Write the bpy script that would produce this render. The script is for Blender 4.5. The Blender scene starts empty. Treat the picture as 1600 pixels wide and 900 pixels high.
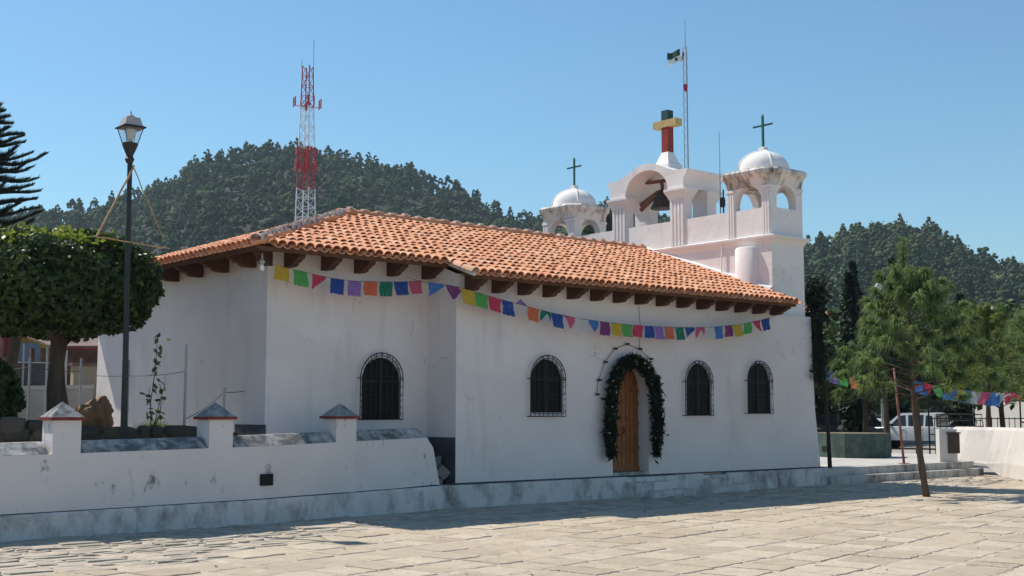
import bpy, bmesh, math, random
import numpy as np
from mathutils import Vector, Matrix
from mathutils.geometry import tessellate_polygon

rnd = random.Random(7)
nrg = np.random.default_rng(7)
S = bpy.context.scene
COL = S.collection
R = math.radians

# ------------------------------------------------------------------ camera, sky, sun
cam_d = bpy.data.cameras.new('camera')
cam = bpy.data.objects.new('camera', cam_d)
COL.objects.link(cam)
cam.location = (0, 0, 1.75)
cam.rotation_euler = (R(90 + 5.728), 0, R(-40.242))
cam_d.sensor_fit = 'HORIZONTAL'
cam_d.angle_x = 2 * math.atan(800 / 1920)
cam_d.clip_start = 0.1
cam_d.clip_end = 6000
S.camera = cam

SUN_TRAVEL = Vector((0.24, -0.68, -1.0)).normalized()
world = bpy.data.worlds.new('World')
S.world = world
world.use_nodes = True
wn = world.node_tree
wn.nodes.clear()
sky = wn.nodes.new('ShaderNodeTexSky')
sky.sky_type = 'NISHITA'
sky.sun_disc = False
sky.sun_elevation = math.asin(-SUN_TRAVEL.z)
sky.sun_rotation = math.atan2(-SUN_TRAVEL.x, -SUN_TRAVEL.y)
sky.altitude = 2200
sky.air_density = 1.65
sky.dust_density = 0.5
sky.ozone_density = 6.5
bg = wn.nodes.new('ShaderNodeBackground')
bg.inputs['Strength'].default_value = 0.11
wo = wn.nodes.new('ShaderNodeOutputWorld')
wb = wn.nodes.new('ShaderNodeMix')          # camera white balance: one even tint over the whole sky
wb.data_type = 'RGBA'
wb.blend_type = 'MULTIPLY'
wb.inputs[0].default_value = 1
wb.inputs[7].default_value = (.86, 1.03, 1.0, 1)
wn.links.new(sky.outputs[0], wb.inputs[6])
wn.links.new(wb.outputs[2], bg.inputs[0])
wn.links.new(bg.outputs[0], wo.inputs[0])

sun_d = bpy.data.lights.new('sun', 'SUN')
sun_d.energy = 5.0
sun_d.angle = R(0.53)
sun_d.color = (1.0, 0.93, 0.82)
sun = bpy.data.objects.new('sun', sun_d)
COL.objects.link(sun)
sun.rotation_euler = SUN_TRAVEL.to_track_quat('-Z', 'Y').to_euler()
sun.location = (-10, 30, 60)

S.view_settings.view_transform = 'Standard'
S.view_settings.look = 'None'
S.view_settings.exposure = 0.2
S.view_settings.gamma = 1.0
S.view_settings.use_curve_mapping = False
S.render.engine = 'CYCLES'

# ------------------------------------------------------------------ materials
def nodes_of(name):
    m = bpy.data.materials.new(name)
    m.use_nodes = True
    nt = m.node_tree
    b = nt.nodes['Principled BSDF']
    return m, nt, b

def mixc(nt, fac, a, b, mode='MIX'):
    n = nt.nodes.new('ShaderNodeMix')
    n.data_type = 'RGBA'
    n.blend_type = mode
    for s, v in ((0, fac), (6, a), (7, b)):
        if hasattr(v, 'is_linked') or hasattr(v, 'links'):
            nt.links.new(v, n.inputs[s])
        elif s == 0:
            n.inputs[0].default_value = v
        else:
            n.inputs[s].default_value = (*v[:3], 1)
    return n.outputs[2]

def math_n(nt, op, a, b=None):
    n = nt.nodes.new('ShaderNodeMath')
    n.operation = op
    for i, v in enumerate((a, b)):
        if v is None:
            continue
        if hasattr(v, 'links'):
            nt.links.new(v, n.inputs[i])
        else:
            n.inputs[i].default_value = v
    return n.outputs[0]

def pos_n(nt, scale=(1, 1, 1), obj=False):
    if obj:
        g = nt.nodes.new('ShaderNodeTexCoord').outputs['Object']
    else:
        g = nt.nodes.new('ShaderNodeNewGeometry').outputs['Position']
    mp = nt.nodes.new('ShaderNodeMapping')
    mp.inputs['Scale'].default_value = scale
    nt.links.new(g, mp.inputs['Vector'])
    return mp.outputs[0]

def noise_n(nt, vec, scale, detail=5, rough=.55):
    n = nt.nodes.new('ShaderNodeTexNoise')
    n.inputs['Scale'].default_value = scale
    n.inputs['Detail'].default_value = detail
    n.inputs['Roughness'].default_value = rough
    nt.links.new(vec, n.inputs['Vector'])
    return n.outputs['Fac']

def ramp_n(nt, fac, stops):
    n = nt.nodes.new('ShaderNodeValToRGB')
    e = n.color_ramp.elements
    while len(e) > 1:
        e.remove(e[-1])
    for i, (p, c) in enumerate(stops):
        if i == 0:
            e[0].position = p
            k = e[0]
        else:
            k = e.new(p)
        k.color = (c, c, c, 1) if not isinstance(c, tuple) else (*c, 1)
    nt.links.new(fac, n.inputs[0])
    return n.outputs[0]

def bump_n(nt, b, h, dist=.01, strength=.6):
    n = nt.nodes.new('ShaderNodeBump')
    n.inputs['Strength'].default_value = strength
    n.inputs['Distance'].default_value = dist
    nt.links.new(h, n.inputs['Height'])
    nt.links.new(n.outputs[0], b.inputs['Normal'])

def tone(c, k):
    return tuple(max(0, min(1, x * k)) for x in c)

def M(name, col, rough=.8, var=.15, scale=5, bump=0, bscale=30, objrand=0, metal=0, spec=.3, obj=False, stretch=(1, 1, 1)):
    m, nt, b = nodes_of(name)
    p = pos_n(nt, stretch, obj)
    f = noise_n(nt, p, scale)
    f = ramp_n(nt, f, [(.3, 0.0), (.7, 1.0)])
    c = mixc(nt, f, tone(col, 1 - var), tone(col, 1 + var))
    if objrand:
        o = nt.nodes.new('ShaderNodeObjectInfo')
        k = math_n(nt, 'MULTIPLY_ADD', o.outputs['Random'], objrand)
        k.node.inputs[2].default_value = 1 - objrand / 2
        cc = nt.nodes.new('ShaderNodeCombineColor')
        for i in range(3):
            nt.links.new(k, cc.inputs[i])
        c = mixc(nt, 1.0, c, cc.outputs[0], 'MULTIPLY')
    nt.links.new(c, b.inputs['Base Color'])
    b.inputs['Roughness'].default_value = rough
    b.inputs['Metallic'].default_value = metal
    b.inputs['Specular IOR Level'].default_value = spec
    if bump:
        bump_n(nt, b, noise_n(nt, p, bscale, 4), bump)
    return m

def plaster(name, col, stain=.0, stain_col=(.10, .10, .095), lo=.56, hi=.68, sscale=2.0, warm=.5, streak=.35, cracks=False):
    m, nt, b = nodes_of(name)
    p = pos_n(nt)
    f = noise_n(nt, p, .9, 6, .6)
    c = mixc(nt, ramp_n(nt, f, [(.3, 0.), (.7, 1.)]), tone(col, .93), tone(col, 1.04))
    # faint trowel patches
    f2 = noise_n(nt, p, 5, 4)
    c = mixc(nt, math_n(nt, 'MULTIPLY', ramp_n(nt, f2, [(.35, 0.), (.75, 1.)]), .10), c, tone((.72, .66, .56), .95))
    if stain > 0:
        ps = pos_n(nt, (1, 1, streak))
        s1 = noise_n(nt, ps, sscale, 9, .68)
        s2 = noise_n(nt, ps, sscale * .35, 3, .5)
        s = math_n(nt, 'ADD', math_n(nt, 'MULTIPLY', s1, .7), math_n(nt, 'MULTIPLY', s2, .3))
        k = ramp_n(nt, s, [(lo, 0.), (hi, 1.)])
        c = mixc(nt, math_n(nt, 'MULTIPLY', k, stain), c, stain_col)
    if cracks:
        # old repairs in a slightly different white, and hairline cracks
        f3 = noise_n(nt, pos_n(nt, (.6, .6, .8)), .75, 2, .4)
        c = mixc(nt, math_n(nt, 'MULTIPLY', ramp_n(nt, f3, [(.53, 0.), (.56, 1.)]), .28), c, tone(col, .86))
        vo = nt.nodes.new('ShaderNodeTexVoronoi')
        vo.feature = 'DISTANCE_TO_EDGE'
        vo.inputs['Scale'].default_value = .55
        wv = nt.nodes.new('ShaderNodeVectorMath')
        wv.operation = 'ADD'
        nz = nt.nodes.new('ShaderNodeTexNoise')
        nz.inputs['Scale'].default_value = 2.5
        nz.inputs['Detail'].default_value = 6
        nt.links.new(p, nz.inputs['Vector'])
        nt.links.new(p, wv.inputs[0])
        nt.links.new(nz.outputs['Color'], wv.inputs[1])
        nt.links.new(wv.outputs[0], vo.inputs['Vector'])
        cr = ramp_n(nt, vo.outputs['Distance'], [(.002, 1.), (.007, 0.)])
        cm = ramp_n(nt, noise_n(nt, p, .8, 3), [(.52, 0.), (.60, 1.)])
        c = mixc(nt, math_n(nt, 'MULTIPLY', math_n(nt, 'MULTIPLY', cr, cm), .45), c, (.22, .20, .19))
        sp = ramp_n(nt, noise_n(nt, p, 22, 3, .5), [(.74, 0.), (.78, 1.)])
        c = mixc(nt, math_n(nt, 'MULTIPLY', sp, .6), c, (.24, .21, .18))
    nt.links.new(c, b.inputs['Base Color'])
    b.inputs['Roughness'].default_value = .9
    b.inputs['Specular IOR Level'].default_value = .15
    h = math_n(nt, 'ADD', noise_n(nt, p, 2.2, 3), math_n(nt, 'MULTIPLY', noise_n(nt, p, 45, 4), .12))
    bump_n(nt, b, h, .035, .55)
    return m

def leaf_mat(name, dark, light, trans=.35, rough=.6, spec=.2):
    m, nt, b = nodes_of(name)
    a = nt.nodes.new('ShaderNodeAttribute')
    a.attribute_name = 'tint'
    c = mixc(nt, a.outputs['Fac'], dark, light)
    nt.links.new(c, b.inputs['Base Color'])
    b.inputs['Roughness'].default_value = rough
    b.inputs['Specular IOR Level'].default_value = spec
    t = nt.nodes.new('ShaderNodeBsdfTranslucent')
    c2 = mixc(nt, .5, c, tone(light, 1.6))
    nt.links.new(c2, t.inputs['Color'])
    mx = nt.nodes.new('ShaderNodeMixShader')
    mx.inputs[0].default_value = trans
    out = nt.nodes['Material Output']
    nt.links.new(b.outputs[0], mx.inputs[1])
    nt.links.new(t.outputs[0], mx.inputs[2])
    nt.links.new(mx.outputs[0], out.inputs['Surface'])
    return m

def tile_mat(name):
    m, nt, b = nodes_of(name)
    o = nt.nodes.new('ShaderNodeObjectInfo')
    a = nt.nodes.new('ShaderNodeAttribute')
    a.attribute_name = 'tint'
    r = math_n(nt, 'FRACT', math_n(nt, 'ADD', o.outputs['Random'], a.outputs['Fac']))
    c = ramp_n(nt, r, [(0., (.55, .225, .112)), (.35, (.64, .272, .138)), (.8, (.71, .325, .172)), (.95, (.76, .42, .27)), (1., (.50, .29, .19))])
    p = pos_n(nt)
    f = ramp_n(nt, noise_n(nt, p, 9, 6, .65), [(.35, 0.), (.75, 1.)])
    c = mixc(nt, math_n(nt, 'MULTIPLY', f, .5), c, (.60, .38, .27))
    g = ramp_n(nt, noise_n(nt, p, 2.3, 6, .7), [(.60, 0.), (.72, 1.)])
    c = mixc(nt, math_n(nt, 'MULTIPLY', g, .35), c, (.22, .14, .10))
    nt.links.new(c, b.inputs['Base Color'])
    b.inputs['Roughness'].default_value = .85
    b.inputs['Specular IOR Level'].default_value = .2
    bump_n(nt, b, noise_n(nt, p, 40, 4), .006)
    return m

def stone_mat(name, cols, objrand=True, bump=.02, grain=18):
    m, nt, b = nodes_of(name)
    o = nt.nodes.new('ShaderNodeObjectInfo')
    a = nt.nodes.new('ShaderNodeAttribute')
    a.attribute_name = 'tint'
    r = math_n(nt, 'FRACT', math_n(nt, 'ADD', o.outputs['Random'], a.outputs['Fac']))
    n = len(cols)
    c = ramp_n(nt, r, [(i / (n - 1), cc) for i, cc in enumerate(cols)])
    p = pos_n(nt)
    f = ramp_n(nt, noise_n(nt, p, 3.2, 8, .7), [(.32, 0.), (.72, 1.)])
    c = mixc(nt, math_n(nt, 'MULTIPLY', f, .55), c, tone(cols[0], .72))
    f2 = ramp_n(nt, noise_n(nt, p, grain, 6, .7), [(.5, 0.), (.78, 1.)])
    c = mixc(nt, math_n(nt, 'MULTIPLY', f2, .35), c, tone(cols[-1], .55))
    nt.links.new(c, b.inputs['Base Color'])
    b.inputs['Roughness'].default_value = .9
    b.inputs['Specular IOR Level'].default_value = .2
    h = math_n(nt, 'ADD', noise_n(nt, p, 4, 6, .6), math_n(nt, 'MULTIPLY', noise_n(nt, p, 28, 5, .7), .35))
    bump_n(nt, b, h, bump, .9)
    return m

def paper_mat(name, col):
    m, nt, b = nodes_of(name)
    p = pos_n(nt, (1, 1, 1), True)
    v = nt.nodes.new('ShaderNodeTexVoronoi')
    v.inputs['Scale'].default_value = 26
    nt.links.new(p, v.inputs['Vector'])
    holes = ramp_n(nt, v.outputs['Distance'], [(.16, 1.), (.24, 0.)])
    patch = ramp_n(nt, noise_n(nt, p, 9, 3), [(.50, 0.), (.56, 1.)])
    k = math_n(nt, 'MULTIPLY', holes, patch)
    f = noise_n(nt, p, 14, 3)
    c = mixc(nt, f, tone(col, .8), tone(col, 1.15))
    c = mixc(nt, math_n(nt, 'MULTIPLY', k, .75), c, (.75, .72, .7))
    nt.links.new(c, b.inputs['Base Color'])
    b.inputs['Roughness'].default_value = .7
    t = nt.nodes.new('ShaderNodeBsdfTranslucent')
    nt.links.new(c, t.inputs['Color'])
    mx = nt.nodes.new('ShaderNodeMixShader')
    mx.inputs[0].default_value = .45
    nt.links.new(b.outputs[0], mx.inputs[1])
    nt.links.new(t.outputs[0], mx.inputs[2])
    nt.links.new(mx.outputs[0], nt.nodes['Material Output'].inputs['Surface'])
    return m


def thin_glass(name):
    m, nt, b = nodes_of(name)
    t = nt.nodes.new('ShaderNodeBsdfTransparent')
    t.inputs[0].default_value = (.90, .93, .94, 1)
    b.inputs['Base Color'].default_value = (.8, .8, .8, 1)
    b.inputs['Roughness'].default_value = .08
    mx = nt.nodes.new('ShaderNodeMixShader')
    mx.inputs[0].default_value = .16
    nt.links.new(t.outputs[0], mx.inputs[1])
    nt.links.new(b.outputs[0], mx.inputs[2])
    nt.links.new(mx.outputs[0], nt.nodes['Material Output'].inputs['Surface'])
    return m

MT = {
    'white': plaster('white_plaster', (.725, .655, .645), .55, (.40, .37, .34), .55, .73, 1.9, streak=.16, cracks=True),
    'facade': plaster('facade_plaster', (.79, .74, .725), .45, (.42, .37, .34), .54, .72, 2.6, streak=.2, cracks=True),
    'cornice': plaster('weathered_cornice_plaster', (.76, .70, .66), .92, (.14, .11, .09), .47, .62, 4.2, streak=.14),
    'dome': plaster('dome_plaster', (.78, .75, .735), .6, (.40, .38, .36), .60, .76, 2.6),
    'old': plaster('stained_fence_plaster', (.68, .615, .60), .85, (.10, .10, .10), .585, .66, 6.5, streak=.55),
    'plinth': plaster('mouldy_plinth_plaster', (.62, .57, .545), .82, (.085, .082, .078), .47, .66, 3.0, streak=.6),
    'coping': plaster('mouldy_coping_plaster', (.58, .55, .53), .9, (.075, .078, .08), .38, .56, 4.0, streak=1),
    'cap': plaster('grey_cap_plaster', (.34, .34, .34), .8, (.07, .075, .08), .42, .58, 6, streak=1),
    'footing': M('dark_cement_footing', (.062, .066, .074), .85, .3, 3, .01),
    'redband': M('dark_red_band_paint', (.19, .030, .024), .7, .25, 8),
    'tile': tile_mat('terracotta_tile'),
    'mortar': plaster('ridge_mortar', (.70, .62, .56), .8, (.30, .17, .12), .48, .62, 7, streak=1),
    'beam': M('dark_brown_beam_wood', (.085, .036, .022), .75, .35, 9, .004, 60, stretch=(1, 1, 4)),
    'board': M('brown_eave_board', (.115, .058, .036), .8, .3, 7, .004, 50),
    'door': M('varnished_door_wood', (.27, .095, .032), .45, .30, 6, .003, 40, objrand=.25, stretch=(5, 5, .6)),
    'doorrail': M('varnished_door_rail_wood', (.25, .085, .030), .45, .30, 6, .003, 40, objrand=.2, stretch=(.6, 5, 5)),
    'iron': M('black_wrought_iron', (.012, .012, .013), .55, .2, 20),
    'pane': M('dark_window_pane', (.008, .008, .009), .55, .3, 3, spec=.15),
    'green_cross': M('green_painted_iron', (.030, .105, .085), .5, .2, 9),
    'cross_green': M('dark_green_cross_paint', (.020, .070, .055), .5, .2, 9),
    'cross_red': M('deep_red_cross_paint', (.24, .028, .020), .5, .2, 9),
    'cross_gold': M('gold_cross_paint', (.50, .36, .15), .4, .15, 9),
    'bronze': M('dark_bronze_bell', (.065, .055, .048), .5, .3, 8, metal=.5),
    'oldwood': M('reddish_old_wood', (.17, .075, .05), .8, .3, 9, .004, 50),
    'steel': M('galvanised_steel', (.34, .35, .36), .5, .15, 9, metal=.3),
    'darksteel': M('dark_painted_post', (.028, .030, .032), .5, .2, 9),
    'bulb': M('white_bulb_glass', (.85, .85, .85), .2, .02, 4),
    'wire': M('black_wire', (.02, .02, .02), .6, .1, 9),
    'slab': stone_mat('paving_slab_stone', [(.43, .355, .265), (.485, .405, .305), (.53, .445, .335), (.59, .505, .395)], bump=.05, grain=9),
    'cobble': stone_mat('split_stone', [(.32, .285, .235), (.40, .355, .29), (.47, .415, .335), (.55, .485, .39)], bump=.03),
    'bed': M('paving_mortar_bed', (.44, .365, .29), .95, .25, 5, .02, 18),
    'ground': M('dry_earth_ground', (.24, .19, .13), .95, .3, .4, .03, 8),
    'concrete': M('pale_concrete', (.44, .42, .385), .9, .16, 1.6, .008, 30),
    'step': plaster('stained_step_concrete', (.46, .45, .42), .85, (.085, .080, .070), .46, .60, 2.6, streak=.5),
    'asphalt': M('grey_street_concrete', (.33, .31, .285), .9, .18, 1.0, .01, 30),
    'soil': M('garden_soil', (.20, .15, .10), .95, .3, 3, .03, 12),
    'wallstone': stone_mat('retaining_wall_stone', [(.07, .060, .048), (.10, .085, .066), (.13, .108, .082), (.16, .13, .10)], bump=.05),
    'rock': stone_mat('brown_boulder_stone', [(.24, .155, .10), (.30, .20, .13), (.34, .235, .16)], bump=.06),
    'greystone': stone_mat('grey_rubble_stone', [(.20, .19, .18), (.28, .27, .25), (.33, .31, .29)], bump=.03),
    'lawn': leaf_mat('grass_blades', (.05, .10, .02), (.16, .24, .05), .3),
    'bark': M('brown_bark', (.085, .062, .044), .9, .35, 8, .03, 14, stretch=(1, 1, .25)),
    'bark_red': M('reddish_pine_bark', (.105, .068, .048), .9, .35, 10, .03, 16, stretch=(1, 1, .25)),
    'bark_dark': M('dark_bark', (.035, .028, .022), .9, .35, 10, .02, 16),
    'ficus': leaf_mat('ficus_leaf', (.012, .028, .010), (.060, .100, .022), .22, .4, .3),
    'ficus_backlit': leaf_mat('backlit_ficus_leaf', (.07, .11, .015), (.20, .25, .035), .4, .4, .3),  # brighter copy of the ficus leaf, backlight painted into its colour
    'shrub': leaf_mat('dark_shrub_leaf', (.014, .032, .012), (.060, .100, .025), .2),
    'sapling': leaf_mat('sapling_leaf', (.05, .085, .03), (.13, .17, .06), .35),
    'needle': leaf_mat('long_pine_needle', (.032, .078, .024), (.20, .275, .095), .45),
    'needle_y': leaf_mat('yellow_green_needle', (.06, .10, .022), (.22, .27, .07), .4),
    'needle_d': leaf_mat('dark_pine_needle', (.014, .030, .016), (.050, .080, .035), .25),
    'cypress': leaf_mat('cypress_scale_leaf', (.007, .016, .010), (.025, .042, .022), .12),
    'arau': leaf_mat('norfolk_pine_needle', (.008, .018, .012), (.030, .050, .028), .15),
    'forest': leaf_mat('hill_forest_leaf', (.040, .066, .040), (.155, .19, .095), .2, .95, .02),
    'garland': leaf_mat('dark_garland_pine', (.006, .012, .008), (.030, .045, .022), .15),
    'flower': M('cream_flower', (.62, .58, .40), .7, .1, 9),
    'hillsoil': M('hill_undergrowth', (.024, .032, .018), .95, .35, .08),
    'bamboo': M('dry_bamboo', (.42, .27, .14), .7, .25, 8),
    'lampcap': M('pale_lamp_cap', (.40, .38, .38), .45, .12, 8),
    'glass': thin_glass('lamp_glass'),
    'lampin': M('lamp_inner_reflector', (.62, .60, .58), .4, .1, 8),
    'trred': M('tower_red_paint', (.42, .045, .05), .5, .15, 3),
    'trwhite': M('tower_white_paint', (.72, .72, .74), .5, .08, 3),
    'flag_g': M('flag_green_cloth', (.020, .060, .045), .8, .15, 6),
    'flag_w': M('flag_white_cloth', (.75, .75, .75), .8, .08, 6),
    'flag_r': M('flag_red_cloth', (.40, .03, .04), .8, .1, 6),
    'carwhite': M('silver_white_car_paint', (.62, .63, .64), .25, .03, 1, spec=.5),
    'cardark': M('dark_car_paint', (.018, .020, .026), .2, .1, 1, spec=.6),
    'carred': M('dark_red_car_paint', (.20, .018, .02), .25, .1, 1, spec=.6),
    'carglass': M('car_window_glass', (.012, .015, .018), .06, .1, 1, spec=.7),
    'rubber': M('tyre_rubber', (.018, .018, .018), .85, .15, 9),
    'rim': M('alloy_rim', (.50, .51, .52), .3, .05, 3, metal=.7),
    'blackplastic': M('black_plastic_trim', (.02, .02, .021), .6, .1, 9),
    'chrome': M('chrome_trim', (.6, .6, .6), .15, .03, 3, metal=1),
    'headlight': M('headlight_glass', (.78, .80, .82), .1, .05, 5, spec=.7),
    'planter': plaster('green_planter_paint', (.055, .090, .078), .6, (.028, .045, .040), .45, .62, 2.2),
    'hatch': M('dark_hatch', (.010, .012, .012), .8, .1, 9),
    'plaque': M('brown_slatted_wood', (.065, .045, .034), .7, .3, 9),
    'pipe_red': M('rusty_red_pole', (.22, .085, .06), .7, .3, 9),
    'yellow': plaster('ochre_shop_paint', (.46, .30, .055), .2, (.25, .17, .06), .58, .7, 2),
    'pink': plaster('salmon_house_paint', (.55, .22, .17), .2, (.3, .15, .12), .58, .7, 2),
    'beige': plaster('beige_wall_paint', (.36, .31, .23), .4, (.2, .17, .13), .5, .65, 2),
    'redtrim': M('red_trim_paint', (.30, .035, .03), .6, .15, 5),
    'shutter': M('blue_grey_shutter', (.20, .28, .34), .5, .1, 5),
    'purple': M('purple_sign_edge', (.16, .05, .22), .6, .1, 5),
    'signwhite': M('white_sign_board', (.66, .66, .70), .6, .08, 5),
    'tin': M('rusty_tin_roof', (.17, .11, .09), .7, .3, 5),
    'tank': M('white_water_tank', (.66, .66, .66), .5, .06, 5),
    'chain': M('grey_shade_net', (.075, .08, .085), .8, .2, 6),
    'houseroof': M('orange_house_tile', (.45, .17, .09), .85, .25, 5),
    'stairwall': plaster('shade_greyed_stair_plaster', (.54, .50, .46), .6, (.25, .23, .20), .50, .68, 1.6),  # base colour greyed to paint in partial shade, with stain blotches over it
    'housewall': plaster('far_house_wall', (.55, .53, .50), .2, (.3, .28, .25), .58, .7, 2),
}

# ------------------------------------------------------------------ mesh helpers
OFF = {}

class MB:
    """collects geometry in world coordinates, then links it as one mesh object"""
    def __init__(s):
        s.v, s.f, s.t = [], [], []
    def add(s, vs, fs, tint=None):
        b = len(s.v)
        s.v += [tuple(map(float, p)) for p in vs]
        s.f += [tuple(b + i for i in f) for f in fs]
        if tint is not None:
            s.t += [tint] * len(vs)
        return s
    def box(s, x0, x1, y0, y1, z0, z1):
        return s.add([(x0, y0, z0), (x1, y0, z0), (x1, y1, z0), (x0, y1, z0), (x0, y0, z1), (x1, y0, z1), (x1, y1, z1), (x0, y1, z1)],
                     [(0, 3, 2, 1), (4, 5, 6, 7), (0, 1, 5, 4), (1, 2, 6, 5), (2, 3, 7, 6), (3, 0, 4, 7)])
    def obox(s, c, ux, uy, uz):
        c, ux, uy, uz = map(Vector, (c, ux, uy, uz))
        vs = [c + ux * a + uy * b + uz * d for d in (-1, 1) for a, b in ((-1, -1), (1, -1), (1, 1), (-1, 1))]
        return s.add(vs, [(0, 3, 2, 1), (4, 5, 6, 7), (0, 1, 5, 4), (1, 2, 6, 5), (2, 3, 7, 6), (3, 0, 4, 7)])
    def prism(s, poly, a, b):
        """poly: list of 3D points, extruded by vector from a to b (vectors added)"""
        n = len(poly)
        a, b = Vector(a), Vector(b)
        vs = [Vector(p) + a for p in poly] + [Vector(p) + b for p in poly]
        fs = [(i, (i + 1) % n, n + (i + 1) % n, n + i) for i in range(n)]
        tri = tessellate_polygon([[Vector(p) for p in poly]])
        fs += [tuple(t) for t in tri] + [tuple(n + i for i in reversed(t)) for t in tri]
        return s.add(vs, fs)
    def rings(s, rings, cap=True):
        n = len(rings[0])
        vs = [p for r in rings for p in r]
        fs = []
        for k in range(len(rings) - 1):
            for i in range(n):
                fs.append((k * n + i, k * n + (i + 1) % n, (k + 1) * n + (i + 1) % n, (k + 1) * n + i))
        if cap:
            fs.append(tuple(reversed(range(n))))
            fs.append(tuple((len(rings) - 1) * n + i for i in range(n)))
        return s.add(vs, fs)
    def tube(s, pts, rad, n=6):
        pts = [Vector(p) for p in pts]
        rr = rad if isinstance(rad, (list, tuple)) else [rad] * len(pts)
        rings = []
        up = Vector((.31, .17, .93)).normalized()
        for i, p in enumerate(pts):
            d = (pts[min(i + 1, len(pts) - 1)] - pts[max(i - 1, 0)]).normalized()
            a = d.cross(up)
            if a.length < .05:
                a = d.cross(Vector((1, 0, 0)))
            a.normalize()
            b = d.cross(a)
            rings.append([p + (a * math.cos(2 * math.pi * k / n) + b * math.sin(2 * math.pi * k / n)) * rr[i] for k in range(n)])
        return s.rings(rings)
    def lathe(s, c, prof, n=20):
        rings = [[(c[0] + r * math.cos(2 * math.pi * k / n), c[1] + r * math.sin(2 * math.pi * k / n), c[2] + z) for k in range(n)] for r, z in prof]
        return s.rings(rings)
    def build(s, name, mat, parent=None, smooth=False, loc=None):
        o = mesh_obj(name, s.v, s.f, mat, parent, loc)
        if s.t and len(s.t) == len(s.v):
            at = o.data.attributes.new('tint', 'FLOAT', 'POINT')
            at.data.foreach_set('value', s.t)
        bm = bmesh.new()
        bm.from_mesh(o.data)
        bmesh.ops.recalc_face_normals(bm, faces=bm.faces)
        bm.to_mesh(o.data)
        bm.free()
        if smooth:
            for p in o.data.polygons:
                p.use_smooth = True
            if smooth != True:
                o.data.set_sharp_from_angle(angle=R(smooth))
        return o

def off_of(parent):
    return OFF.get(parent.name, Vector((0, 0, 0))) if parent else Vector((0, 0, 0))

def mesh_obj(name, vs, fs, mat, parent=None, loc=None):
    me = bpy.data.meshes.new(name)
    off = off_of(parent) if parent else (Vector(loc) if loc is not None else Vector((0, 0, 0)))
    vs = [(x - off.x, y - off.y, z - off.z) for x, y, z in vs]
    me.from_pydata(vs, [], fs)
    me.materials.append(MT[mat])
    o = bpy.data.objects.new(name, me)
    COL.objects.link(o)
    if parent:
        o.parent = parent
        OFF[o.name] = off
    else:
        o.location = off
        OFF[o.name] = off.copy()
    return o

def np_mesh(name, V, F, mat, parent=None, tint=None, loc=None):
    """fast path: V (n,3) array, F (m,k) int array"""
    off = off_of(parent) if parent else (Vector(loc) if loc is not None else Vector((0, 0, 0)))
    V = np.asarray(V, np.float32) - np.array(off, np.float32)
    me = bpy.data.meshes.new(name)
    m, k = F.shape
    me.vertices.add(len(V))
    me.vertices.foreach_set('co', V.ravel())
    me.loops.add(m * k)
    me.loops.foreach_set('vertex_index', F.astype(np.int32).ravel())
    me.polygons.add(m)
    me.polygons.foreach_set('loop_start', np.arange(0, m * k, k, dtype=np.int32))
    me.polygons.foreach_set('loop_total', np.full(m, k, dtype=np.int32))
    me.update(calc_edges=True)
    if tint is not None:
        at = me.attributes.new('tint', 'FLOAT', 'POINT')
        at.data.foreach_set('value', np.asarray(tint, np.float32))
    me.materials.append(MT[mat])
    o = bpy.data.objects.new(name, me)
    COL.objects.link(o)
    if parent:
        o.parent = parent
        OFF[o.name] = off
    else:
        o.location = off
        OFF[o.name] = off.copy()
    return o

def tag(o, label=None, cat=None, group=None, kind=None):
    if label: o['label'] = label
    if cat: o['category'] = cat
    if group: o['group'] = group
    if kind: o['kind'] = kind
    return o

def thing(name, label, cat, loc, group=None):
    o = bpy.data.objects.new(name, None)
    o.empty_display_size = .2
    COL.objects.link(o)
    o.location = loc
    OFF[o.name] = Vector(loc)
    return tag(o, label, cat, group)

def inst(src, name, parent, delta=(0, 0, 0), mtx=None):
    """another object sharing src's mesh"""
    o = src.copy()
    o.name = name
    COL.objects.link(o)
    o.parent = parent
    if mtx is not None:
        o.matrix_basis = mtx
    else:
        o.location = Vector(src.location) + Vector(delta)
    OFF[o.name] = off_of(parent)
    return o

def arch_pts(x0, x1, z0, zt, n=12):
    """outline of a round-headed opening in (x,z), anticlockwise"""
    r = (x1 - x0) / 2
    cx = (x0 + x1) / 2
    h = min(r, zt - z0)
    zs = zt - h
    return [(x0, z0), (x1, z0)] + [(cx + r * math.cos(math.pi * i / n), zs + h * math.sin(math.pi * i / n)) for i in range(n + 1)]

def panel(mb, o, u, n, outline, holes, depth, back=True):
    """wall panel: outline and holes in (u,z) coordinates at origin o; n = outward normal"""
    o, u, n = Vector(o), Vector(u), Vector(n)
    P = lambda q, d: o + u * q[0] + Vector((0, 0, q[1])) - n * d
    loops = [outline] + holes
    tri = tessellate_polygon([[Vector((q[0], q[1], 0)) for q in L] for L in loops])
    flat = [q for L in loops for q in L]
    mb.add([P(q, 0) for q in flat], [tuple(t) for t in tri])
    if back:
        mb.add([P(q, depth) for q in flat], [tuple(reversed(t)) for t in tri])
    for L in holes:
        k = len(L)
        mb.add([P(q, 0) for q in L] + [P(q, depth) for q in L], [(i, (i + 1) % k, k + (i + 1) % k, k + i) for i in range(k)])

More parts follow.
